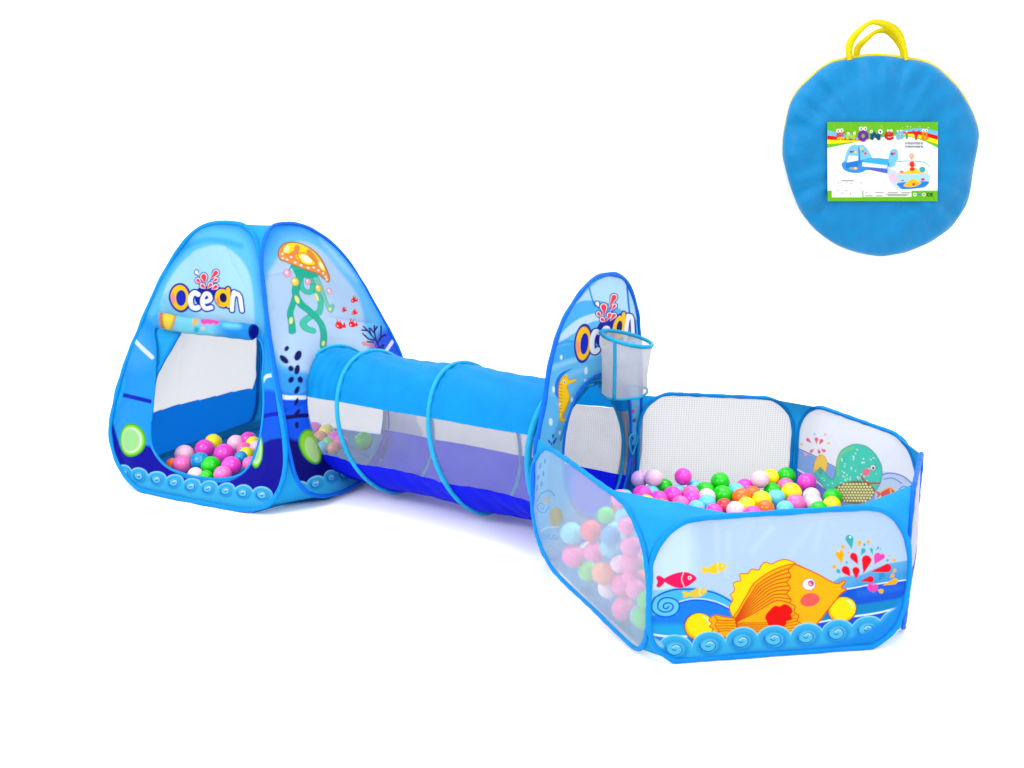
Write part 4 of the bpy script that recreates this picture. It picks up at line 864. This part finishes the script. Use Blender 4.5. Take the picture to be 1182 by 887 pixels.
for k in PAL:
    BALLME[k] = mesh(SV, SF); BALLME[k].materials.append(BM[k])
balls = []                                         # [place, position, radius, colour, fixed]
ZB = Z(720, 530, 4.378)
pit_list = [(80, 103, 42, 'lilac'), (155, 125, 36, 'pale'), (145, 158, 40, 'sky'), (80, 190, 46, 'magenta'), (20, 195, 32, 'sky'), (130, 228, 32, 'yellow'), (185, 245, 38, 'orange'), (225, 145, 38, 'green'), (262, 150, 40, 'sky'), (235, 192, 45, 'magenta'), (180, 205, 34, 'magenta'), (300, 120, 42, 'magenta'), (352, 145, 34, 'sky'), (345, 185, 40, 'pink'), (362, 215, 40, 'magenta'), (298, 228, 34, 'pink'), (275, 268, 45, 'blue'), (185, 275, 34, 'green'), (310, 300, 38, 'magenta'), (368, 255, 42, 'sky'), (370, 292, 42, 'magenta'), (412, 165, 43, 'green'), (497, 122, 46, 'green'), (498, 190, 46, 'green'), (425, 198, 34, 'pale'), (440, 232, 38, 'sky'), (455, 272, 42, 'magenta'), (545, 258, 42, 'pale'), (595, 200, 47, 'orange'), (500, 245, 34, 'coral'), (570, 162, 34, 'sky'), (625, 143, 41, 'magenta'), (642, 182, 38, 'orange'), (695, 124, 41, 'pale'), (620, 240, 38, 'yellow'), (690, 208, 45, 'yellow'), (748, 95, 38, 'yellow'), (815, 90, 41, 'green'), (748, 150, 42, 'green'), (755, 202, 40, 'sky'), (715, 255, 38, 'orange'), (630, 280, 40, 'magenta'), (848, 175, 50, 'yellow'), (925, 118, 44, 'magenta'), (800, 142, 34, 'pink'), (815, 255, 40, 'sky'), (890, 228, 42, 'pink'), (950, 190, 38, 'pale'), (965, 228, 38, 'pale'), (1028, 228, 30, 'yellow'), (1075, 205, 45, 'green'), (985, 258, 38, 'green')]
def zs(x, y): return .285
for x, y, r, c in pit_list:
    (X, Y), = ZB([(x, y)]); p = on_z(X, Y, .125 + (.018 if y < 130 else 0)); dep = (p-CAM) @ FW
    balls.append(['pit', p, max(.029, min(.038, 1.1*r/4.378*dep/FPX)), c, 1])
ll = [(205, 410, 44, 'sky'), (280, 390, 42, 'coral'), (350, 350, 36, 'green'), (213, 475, 44, 'pink'), (290, 465, 42, 'pink'), (360, 376, 35, 'sky'), (358, 412, 42, 'blue'), (365, 460, 38, 'sky'), (265, 540, 40, 'lime'), (348, 545, 46, 'peach'), (370, 498, 36, 'pale'), (353, 608, 45, 'white'), (420, 365, 36, 'pink'), (405, 312, 36, 'sky'), (430, 400, 36, 'sky'), (435, 448, 42, 'pink'), (440, 505, 42, 'pink'), (440, 565, 42, 'pink'), (462, 622, 40, 'pink'), (412, 678, 50, 'pink'), (470, 712, 46, 'sky'), (492, 655, 32, 'green'), (398, 280, 30, 'pink')]
nL = np.cross(CT[0]-CT[1], np.array([0, 0, 1.])); nL /= np.linalg.norm(nL)
if nL[:2] @ (hexc-CT[1][:2]) < 0: nL = -nL
for i, (x, y, r, c) in enumerate(ll):
    (X, Y), = ZL([(x, y)]); p = on_plane(X, Y, (CT[1]+CB[0])/2*np.array([1, 1, 0])+nL*(.046+.012*((i*7) % 3)), nL); dep = (p-CAM) @ FW
    balls.append(['pit', p, max(.024, min(.036, r/3.41*dep/FPX)), c, 1])
keys = ['magenta', 'pink', 'pale', 'sky', 'green', 'yellow', 'orange', 'magenta', 'sky']
for j in range(18):                                # the layer of balls beneath, showing in the gaps
    for i in range(20):
        p = np.array([1.43+i*.064+(j % 2)*.032, -.64+j*.066, .075+.02*RNG.random()])
        balls.append(['pit', p, .030, keys[int(RNG.integers(len(keys)))], 0])
# keep inside the six walls, and apart from each other
walls = []
for i in range(6):
    a, b = CT[i][:2], CT[(i+1) % 6][:2]; n = np.array([-(b-a)[1], (b-a)[0]]); n /= np.linalg.norm(n)
    if n @ (hexc-a) < 0: n = -n
    walls.append((a, n))
def margin(p): return min((p[:2]-a) @ n for a, n in walls)
balls = [b for b in balls if b[4] or (margin(b[1]) > .03 and not ((b[1][:2]-CT[1][:2]) @ nL[:2] < .16 and b[1][0] < 1.80))]
for it in range(40):
    Pm = np.array([b[1] for b in balls]); Rm = np.array([b[2] for b in balls]); fx = np.array([b[4] for b in balls])
    D = Pm[:, None]-Pm[None]; L = np.linalg.norm(D, axis=2)+1e-9; ov = (Rm[:, None]+Rm[None])-L; np.fill_diagonal(ov, 0); ov = np.clip(ov, 0, None)
    wgt = np.where(fx[:, None] > 0, np.where(fx[None] > 0, .16, .10), np.where(fx[None] > 0, .88, .5))
    mv = (D/L[..., None]*(ov*wgt)[..., None]).sum(1)
    for i, b in enumerate(balls):
        q = b[1] + np.clip(mv[i], -.01, .01)*.6
        for a, n in walls:
            s = (q[:2]-a) @ n
            if s < b[2]+.012: q[:2] += n*(b[2]+.012-s)
        q[2] = max(q[2], b[2]+.006); b[1] = q
def hidden(i):                                     # a loose ball buried under the others or behind the fish panel
    b = balls[i]; c = proj(b[1]); dep = (b[1]-CAM) @ FW; r = b[2]*FPX/dep
    a = np.linspace(0, 2*math.pi, 17)[:-1]; S_ = np.vstack([c[None], c+np.stack([np.cos(a), np.sin(a)], -1)*r*.55, c+np.stack([np.cos(a), np.sin(a)], -1)*r*.9])
    cov = sdf(S_[:, 0], S_[:, 1], spline(fish_out, True, 4)) < 0
    for k, o in enumerate(balls):
        od = (o[1]-CAM) @ FW
        if k != i and od < dep: cov |= np.linalg.norm(S_-proj(o[1]), axis=1) < o[2]*FPX/od
    return cov.mean() > .85
drop_ = {i for i, b in enumerate(balls) if not b[4] and hidden(i)}
balls = [b for i, b in enumerate(balls) if i not in drop_]
# tent
tent_list = [(515, 470, 60, 'pale'), (500, 535, 58, 'pink'), (645, 435, 60, 'magenta'), (700, 395, 58, 'yellow'), (615, 515, 60, 'blue'), (685, 545, 62, 'green'), (770, 465, 62, 'magenta'), (845, 400, 54, 'pale'), (815, 545, 66, 'magenta'), (880, 492, 48, 'blue'), (925, 378, 52, 'magenta'), (955, 402, 48, 'yellow'), (978, 425, 42, 'pale'), (898, 440, 50, 'pink'), (912, 472, 48, 'yellow'), (760, 600, 56, 'pink'), (585, 602, 48, 'pale'), (440, 535, 40, 'orange'), (935, 530, 40, 'pink'), (655, 615, 45, 'green')]
nf = np.cross(S_front(1, 0)-S_front(0, 0), S_front(0, 1)-S_front(0, 0)); nf /= np.linalg.norm(nf)
for x, y, r, c in tent_list:
    (X, Y), = ZC([(x, y)])
    depth_in = .05 + max(0, (600-y))*.0011          # rows further from the doorway lie deeper inside
    p = on_plane(X, Y, S_front(.5, 0)-nf*depth_in, nf)
    p[2] = max(p[2], .03); dep = (p-CAM) @ FW
    balls.append(['tent', p, max(.027, min(.046, r/5.545*dep/FPX)), c, 1])
tun_list = [(318, 368, 52, 'yellow'), (375, 330, 52, 'magenta'), (455, 348, 52, 'yellow'), (415, 388, 48, 'peach'), (512, 395, 55, 'magenta'), (548, 418, 52, 'pink'), (707, 410, 62, 'green'), (360, 428, 52, 'green'), (430, 455, 48, 'sky'), (470, 425, 46, 'lime'), (290, 320, 44, 'blue'), (500, 460, 44, 'peach')]
for x, y, r, c in tun_list:
    (X, Y), = ZG([(x, y)]); p = on_y(X, Y, .02 + (460-y)*.0009); dep = (p-CAM) @ FW
    balls.append(['tunnel', p, min(.042, r/5.912*dep/FPX), c, 1])
# no ball may hang in the air: add what carries it out of sight is needless, they lie heaped
ORD = ['first', 'second', 'third', 'fourth', 'fifth', 'sixth', 'seventh', 'eighth', 'ninth', 'tenth', 'eleventh', 'twelfth', 'thirteenth', 'fourteenth', 'fifteenth', 'sixteenth', 'seventeenth', 'eighteenth', 'nineteenth', 'twentieth']
def nth(i):
    if i < 20: return ORD[i]
    t = ['twenty', 'thirty', 'forty', 'fifty', 'sixty', 'seventy', 'eighty', 'ninety'][(i+1)//10-2]; u = (i+1) % 10
    return (t[:-1]+'ieth') if u == 0 else t+'-'+ORD[u-1]
PLACE = dict(pit='ball pit', tent='play tent', tunnel='tunnel mouth')
for place in ('pit', 'tent', 'tunnel'):
    B = [b for b in balls if b[0] == place]; Q = np.array([proj(b[1]) for b in B]); Dp = np.array([(b[1]-CAM) @ FW for b in B])
    byc = {}
    for i, b in enumerate(B): byc.setdefault(b[3], []).append(i)
    for c, ids in byc.items():
        ids.sort(key=lambda i: Q[i][0])
        for k, i in enumerate(ids):
            d = np.linalg.norm(Q-Q[i], axis=1); d[i] = 1e9
            d[[j for j in range(len(B)) if B[j][3] == c]] = 1e9
            j = int(np.argmin(d)); nb = WORD[B[j][3]]; dx, dy = Q[j]-Q[i]
            rel = ('right of' if dx < 0 else 'left of') if abs(dx) > abs(dy) else ('below' if dy < 0 else 'above')
            lead = '%s %s ball from left' % (nth(k), WORD[c]) if len(ids) > 1 else 'the only %s ball' % WORD[c]
            o = bpy.data.objects.new('plastic_ball', BALLME[c]); COL.objects.link(o)
            o.location = B[i][1]; s = B[i][2]*RNG.uniform(.95, 1.05); o.scale = (s, s, s); o.rotation_euler = RNG.uniform(0, 6.28, 3)
            o['label'] = '%s in the %s, %s a %s one' % (lead, PLACE[place], rel, nb)
            o['category'] = 'ball'; o['group'] = {'pit': 'balls heaped in the ball pit', 'tent': 'balls heaped in the tent doorway', 'tunnel': 'balls seen through the tunnel net'}[place]

# ================================================================== CARRY BAG
fwd = np.array([-math.sin(YAW), math.cos(YAW), 0]); BD = 4.66
def on_d(x, y, d=BD): r = ray(x, y); return CAM + r*(d/(r @ fwd))
ZQ = Z(880, 10, 2.689); ZK = Z(945, 135, 8.152); ZM = Z(945, 185, 8.152)
bag = thing('carry_bag', 'round blue carry bag with yellow handle and printed label card', 'bag', on_d(1018, 295, 4.72))
bag_out = spline(ZQ([(258, 158), (350, 146), (440, 155), (520, 172), (580, 218), (630, 280), (668, 365), (670, 420), (655, 500), (640, 590), (605, 655), (560, 700), (490, 740), (420, 762), (350, 768), (270, 750), (200, 715), (140, 660), (100, 590), (72, 500), (62, 430), (75, 340), (100, 270), (160, 205), (210, 170)]), True, 8)
bag_out = resample(bag_out, 240, True)
cpx = bag_out.mean(0)
def bag_front():
    n = 240; rows = 60; V = []; F = []; g = np.random.default_rng(9)
    ph = g.uniform(0, 6.28, 12); fr_ = g.integers(5, 26, 12); am = g.uniform(.4, 1, 12)
    for j in range(rows+1):
        t = j/rows
        for i in range(n):
            a = 2*math.pi*i/n; w = sum(am[k]*math.sin(fr_[k]*a+ph[k]+t*3*math.sin(k)) for k in range(12))/6
            x, y = cpx + (bag_out[i]-cpx)*t*(1+.004*w*t**6)
            puff = .085*math.sqrt(max(0, 1-t**4)); cre = .034*w*(t**4)*(1-t**12)*(.4+.9*abs(math.sin(1.7*a+.6))) + .003*math.sin(3*a+8*t)*(1-t)*max(0, t-.55)*9
            V.append(on_d(x, y, BD - puff - cre - .018*math.sin(2.2*x/30+y/17)*math.sin(y/21+.9*math.sin(x/19))*(1-t**6)*min(1, max(0, (t-.5)/.25))))
    for j in range(rows):
        for i in range(n):
            k = (i+1) % n; F.append((j*n+i, (j+1)*n+i, (j+1)*n+k, j*n+k))
    return mesh(V, F)
link('front_cover', bag_front(), M['bag'], bag)
def ring_band(name, d0, d1, grow0, grow1, mat, shift=(0, 0)):
    n = 240; V = []; F = []
    for d, gk in ((d0, .96), (d0+.008, grow0), (d1, grow1)):
        for i in range(n):
            x, y = cpx + (bag_out[i]-cpx)*gk + np.array(shift)*(gk > .965); V.append(on_d(x, y, d))
    for j in range(2):
        for i in range(n): F.append((j*n+i, (j+1)*n+i, (j+1)*n+(i+1) % n, j*n+(i+1) % n))
    return link(name, mesh(V, F), mat, bag)
ring_band('zip_band', BD+.004, BD+.045, 1.002, .985, M['yellow'], (0, -2.2))
V = []; n = 240
for t, d in ((0, BD+.07), (.6, BD+.068), (.9, BD+.055), (1.0, BD+.03)):
    for i in range(n): x, y = cpx + (bag_out[i]-cpx)*t*.998; V.append(on_d(x, y, d))
link('back_cover', mesh(V, [(j*n+i, j*n+(i+1) % n, (j+1)*n+(i+1) % n, (j+1)*n+i) for j in range(3) for i in range(n)]), M['bag'], bag)
def strap(pts, d, w=.028):
    P = resample(spline(ZQ(pts), False, 8), 60); V = []; F = []
    P3 = np.array([on_d(x, y, d+.012*math.sin(i/59*math.pi)) for i, (x, y) in enumerate(P)]); T = np.gradient(P3, axis=0); T /= np.linalg.norm(T, axis=1)[:, None]
    for i in range(60):
        s = np.cross(T[i], fwd); s /= np.linalg.norm(s); k = .9+.35*math.sin(i/59*math.pi*2+.6)**2
        tw = fwd*.004
        for v in (-1, 1): V.append(P3[i]+s*w*.5*k*v+fwd*.010*v*math.sin(i/59*7)); V.append(P3[i]+s*w*.5*k*v+fwd*.010*v*math.sin(i/59*7)+tw)
    for i in range(59):
        a, b = i*4, i*4+4
        F += [(a, a+2, b+2, b), (a+3, a+1, b+1, b+3), (a+1, a, b, b+1), (a+2, a+3, b+3, b+2)]
    return link('handle', mesh(V, F), M['yellow'], bag)
strap([(272, 160), (270, 118), (287, 84), (325, 50), (352, 42), (395, 55), (422, 78), (438, 112), (449, 160)], BD-.02, .024)
strap([(292, 158), (297, 122), (322, 96), (350, 74), (382, 68), (406, 82), (424, 108), (432, 130), (436, 158)], BD+.03, .021)
# label card
card_q = [(955, 141), (1082.5, 141), (1082, 232.5), (955.5, 232.5)]
S_card = bil(*[on_d(x, y, BD-.0955) for x, y in (card_q[3], card_q[2], card_q[1], card_q[0])])
def art_card(q, P, um, vm):
    A = Art(q, (246, 250, 250)); A.aa = .6
    GR = (104, 184, 36); s = 8.152
    def pl(T, pts, c, sm=False, **k): A.poly(T(pts), c, smooth=sm, **k)
    # green header, rainbow ends, white hill
    pl(ZK, [(60, 30), (1140, 30), (1140, 330), (60, 330)], GR)
    for k, c in enumerate(((110, 190, 235), (238, 25, 25), (255, 225, 20), (110, 190, 40))):
        pl(ZK, [(60, 130+k*42), (160, 150+k*34), (300, 190+k*16), (440, 225), (60, 330)], c, op=1) if k else pl(ZK, [(60, 120), (180, 150), (440, 215), (60, 330)], c)
        pl(ZK, [(1140, 140+k*42), (1040, 118+k*38), (930, 108+k*28), (780, 125+k*16), (700, 180), (1140, 360)], c)
    hill = spline(ZK([(60, 300), (240, 262), (420, 225), (560, 200), (700, 185), (850, 190), (980, 225), (1140, 305)]), False, 6)
    A.poly(np.vstack([hill, ZM([(1140, 285), (60, 285)])]), (248, 251, 252), smooth=False)
    # footer
    pl(ZM, [(60, 287), (1140, 287), (1140, 420), (60, 420)], GR)
    pl(ZM, [(125, 205), (410, 205), (410, 350), (125, 350)], (250, 251, 251)); pl(ZM, [(422, 288), (872, 288), (872, 346), (422, 346)], (246, 250, 240)); A.stroke(ZM([(425, 272), (700, 272)]), .25, (120, 150, 60))
    for y in (212, 238, 262, 288, 312, 336):
        for x in range(140, 405, 22): A.stroke(ZM([(x+(y*3) % 9, y+(x % 7)), (x+10, y+(x % 11)-4)]), .22, (150, 155, 160))
    for x, y in ((185, 215), (260, 213), (305, 222), (400, 214), (183, 285), (225, 312), (258, 285), (300, 320)): A.ell(*ZM([(x, y)])[0], .7, .7, (60, 60, 65))
    for x in range(215, 330, 9): A.stroke(ZM([(x, 190), (x+3, 199)]), .35, (40, 40, 45))
    for y, a, b in ((306, 530, 610), (306, 650, 745), (306, 780, 865), (322, 630, 850), (336, 440, 510), (336, 540, 600), (334, 650, 830)):
        for x in range(a, b, 7): A.stroke(ZM([(x, y-3), (x+3, y+3)]), .28, (70, 75, 70))
    A.ell(*ZM([(447, 308)])[0], .9, .9, (120, 160, 60))
    for x, c in ((905, (225, 245, 225)), (990, (250, 215, 205))): A.ell(*ZM([(x, 325)])[0], 2.0, 2.0, c); A.ell(*ZM([(x, 325)])[0], 1.0, 1.0, (70, 150, 90))
    A.stroke(ZM([(935, 325), (962, 325)]), .8, (60, 130, 200))
    for cx in (1040, 1072): A.stroke(ZM([(cx, 312), (cx-16, 315), (cx-20, 325), (cx-16, 336), (cx, 339)]), .55, (20, 30, 20))
    A.stroke(ZM([(1052, 325), (1068, 325)]), .5, (20, 30, 20))
    # item number and size lines
    for y in (252, 283):
        for x in range(818, 985, 12): A.stroke(ZK([(x, y-8), (x+(x*7 % 5), y+8)]), .42, (45, 45, 50)); A.stroke(ZK([(x, y+(-8 if x % 24 else 8)), (x+8, y+(-8 if x % 24 else 8))]), .3, (60, 60, 65))
    # letters of the title with little eyes
    def lt(strokes, c, r=13, eyes=()):
        for st in strokes: A.stroke(ZK(st), (r+5)/s, (60, 50, 60), smooth=len(st) > 3, op=.45)
        for st in strokes: A.stroke(ZK(st), r/s, c, smooth=len(st) > 3)
        for x, y, rr in eyes: A.ell(*ZK([(x, y)])[0], rr/s, rr/s, (250, 250, 250)); A.ell(*ZK([(x+2, y+3)])[0], rr*.45/s, rr*.45/s, (30, 40, 60))
    lt([[(232, 150), (180, 152)], [(180, 152), (180, 200)], [(226, 176), (180, 176)]], (215, 70, 30), 9, ((182, 132, 18), (215, 130, 18)))
    lt([[(180, 203), (235, 203)]], (250, 195, 30), 9)
    lt([[(270, 205), (272, 150)], [(272, 150), (330, 205)], [(330, 205), (340, 140)]], (165, 205, 40), 13, ((282, 160, 12), (335, 158, 12)))
    lt([[(418, 140), (388, 165), (390, 200), (418, 218), (448, 200), (450, 165), (418, 140)]], (115, 45, 150), 17, ((398, 112, 18), (436, 112, 18))); A.ell(*ZK([(418, 180)])[0], 1.6, 2.2, (110, 180, 60))
    lt([[(503, 205), (505, 145)], [(505, 145), (565, 205)], [(565, 205), (572, 150)]], (25, 75, 120), 15, ((497, 140, 15), (580, 140, 22)))
    lt([[(640, 178), (690, 172), (672, 145), (640, 155), (632, 190), (660, 210), (695, 200)]], (200, 40, 45), 12, ((655, 132, 12), (685, 132, 12)))
    lt([[(745, 148), (745, 202)], [(745, 148), (785, 155), (790, 190), (745, 202)]], (110, 185, 230), 12, ((745, 135, 10), (775, 132, 10)))
    lt([[(828, 165), (828, 200)]], (90, 150, 60), 9, ((828, 142, 8),))
    lt([[(892, 140), (918, 178)], [(946, 140), (918, 178)], [(918, 178), (915, 208)]], (225, 35, 40), 10, ())
    lt([[(980, 150), (978, 208)], [(980, 150), (1015, 155), (1010, 176), (980, 178)], [(985, 178), (1022, 190), (1015, 208), (980, 208)]], (245, 130, 30), 8, ((985, 128, 14), (1012, 128, 14)))
    g = np.random.default_rng(4)
    for _ in range(34): x, y = g.uniform(140, 1060), g.choice([g.uniform(80, 105), g.uniform(205, 232)]); A.ell(*ZK([(x, y)])[0], .45, .45, ((250, 220, 60), (240, 80, 60), (255, 255, 255), (240, 150, 40))[int(g.integers(4))])
    for cx, cy in ((545, 285), (750, 265), (165, 375), (1035, 360)):
        for dx, r in ((-25, 16), (0, 24), (28, 16)): A.ell(*ZK([(cx+dx, cy+10-r*.3)])[0], r/s, r/s*.9, (205, 228, 236)); 
        for dx, r in ((-25, 13), (0, 21), (28, 13)): A.ell(*ZK([(cx+dx, cy+11-r*.3)])[0], r/s, r/s*.9, (247, 251, 252))
    # the picture of the set
    pl(ZK, [(228, 470), (262, 330), (300, 275), (335, 262), (372, 268), (420, 265), (470, 320), (505, 392), (505, 470), (400, 518), (330, 524), (260, 508), (228, 485)], (120, 195, 232), True); pl(ZK, [(655, 470), (665, 340), (695, 305), (730, 305), (748, 345), (742, 430), (700, 470)], (120, 195, 232), True)
    pl(ZM, [(228, 20), (400, 0), (500, -20), (650, 0), (660, 115), (630, 125), (470, 95), (400, 118), (330, 122), (260, 105), (228, 75)], (60, 140, 215), True)
    pl(ZK, [(505, 392), (660, 396), (650, 470), (410, 440), (430, 400)], (60, 175, 225)); pl(ZM, [(410, 20), (645, 50), (645, 80), (410, 60)], (225, 235, 245)); pl(ZM, [(430, 70), (645, 82), (645, 125), (520, 100)], (90, 100, 200))
    pl(ZK, [(285, 365), (370, 370), (370, 410), (265, 432)], (246, 250, 252)); pl(ZM, [(262, 25), (372, 5), (372, 70), (255, 75)], (40, 120, 205)); pl(ZK, [(372, 272), (378, 440), (395, 440), (385, 300)], (40, 120, 215))
    for x, y, c in ((305, 330, (60, 60, 160)), (330, 328, (230, 60, 120)), (345, 332, (250, 200, 60))): A.ell(*ZK([(x, y)])[0], 1.6, 1.2, c)
    for x, y, c in ((405, 300, (240, 190, 60)), (415, 325, (60, 180, 150)), (440, 345, (240, 60, 60)), (690, 350, (60, 70, 170)), (710, 345, (230, 80, 110))): A.ell(*ZK([(x, y)])[0], 1.6, 1.6, c)
    for x, c in ((310, (240, 120, 170)), (335, (240, 160, 80)), (355, (240, 140, 190)), (300, (90, 190, 90)), (345, (250, 220, 90))): A.ell(*ZM([(x, 78)])[0], 1.5, 1.3, c)
    pl(ZM, [(740, 0), (850, 5), (1000, 20), (1040, 60), (1030, 135), (745, 130)], (240, 244, 250), True); A.stroke(ZM([(740, 15), (860, 8), (985, 20), (1042, 60)]), .5, (70, 150, 200)); A.stroke(ZM([(745, 130), (1028, 122)]), .6, (40, 150, 220))
    pl(ZM, [(652, 65), (680, 80), (745, 130), (752, 270), (700, 240), (655, 170)], (190, 215, 240), True); pl(ZM, [(750, 135), (1028, 128), (1020, 235), (960, 262), (800, 275), (755, 250)], (165, 215, 242), True); pl(ZM, [(752, 215), (1022, 200), (1010, 245), (960, 262), (800, 275), (760, 255)], (40, 130, 220), True)
    pl(ZM, [(800, 245), (840, 200), (890, 175), (930, 195), (965, 215), (900, 250)], (250, 190, 30), True); A.ell(*ZM([(893, 228)])[0], 1.6, 1.6, (235, 30, 20)); A.ell(*ZM([(980, 182)])[0], 2.4, 1.6, (235, 50, 120)); A.ell(*ZM([(790, 192)])[0], 1.8, .9, (230, 40, 90))
    pl(ZM, [(755, 118), (820, 105), (900, 70), (960, 110), (1015, 120), (1015, 130), (755, 134)], (250, 205, 60), True); A.ell(*ZM([(975, 90)])[0], 3.6, 3.4, (70, 165, 170)); A.ell(*ZM([(780, 110)])[0], 2.2, 1.4, (240, 90, 150)); pl(ZM, [(655, 160), (700, 120), (740, 170), (725, 225), (690, 190)], (245, 190, 215), True)
    # the infant sitting among the balls
    SK = (240, 196, 172)
    A.ell(*ZM([(875, 20)])[0], 3.0, 4.2, SK); A.ell(*ZM([(880, 40)])[0], 3.2, 3.4, (225, 50, 50)); A.ell(*ZM([(880, 85)])[0], 3.0, 2.4, (225, 60, 30)); A.ell(*ZK([(875, 368)])[0], 3.5, 3.8, SK); A.ell(*ZK([(866, 365)])[0], .5, .5, (60, 40, 40)); A.ell(*ZK([(884, 365)])[0], .5, .5, (60, 40, 40)); A.stroke(ZK([(868, 384), (876, 388), (884, 384)]), .4, (190, 60, 60))
    A.stroke(ZM([(850, 30), (838, 55)]), 1.1, SK); A.stroke(ZM([(905, 30), (915, 55)]), 1.1, SK)
    return A
card_uv = np.array([(0, 0), (1, 0), (1, 1), (0, 1)], float)
cu = []
for i in range(4):
    for t in np.linspace(0, 1, 12)[:-1]: cu.append(card_uv[i]*(1-t)+card_uv[(i+1) % 4]*t)
panel('label_card', S_card, None, M['card'], bag, art_card, uvout=np.array(cu), step=.36, bulge=.0, wr=.0006, seed=5)
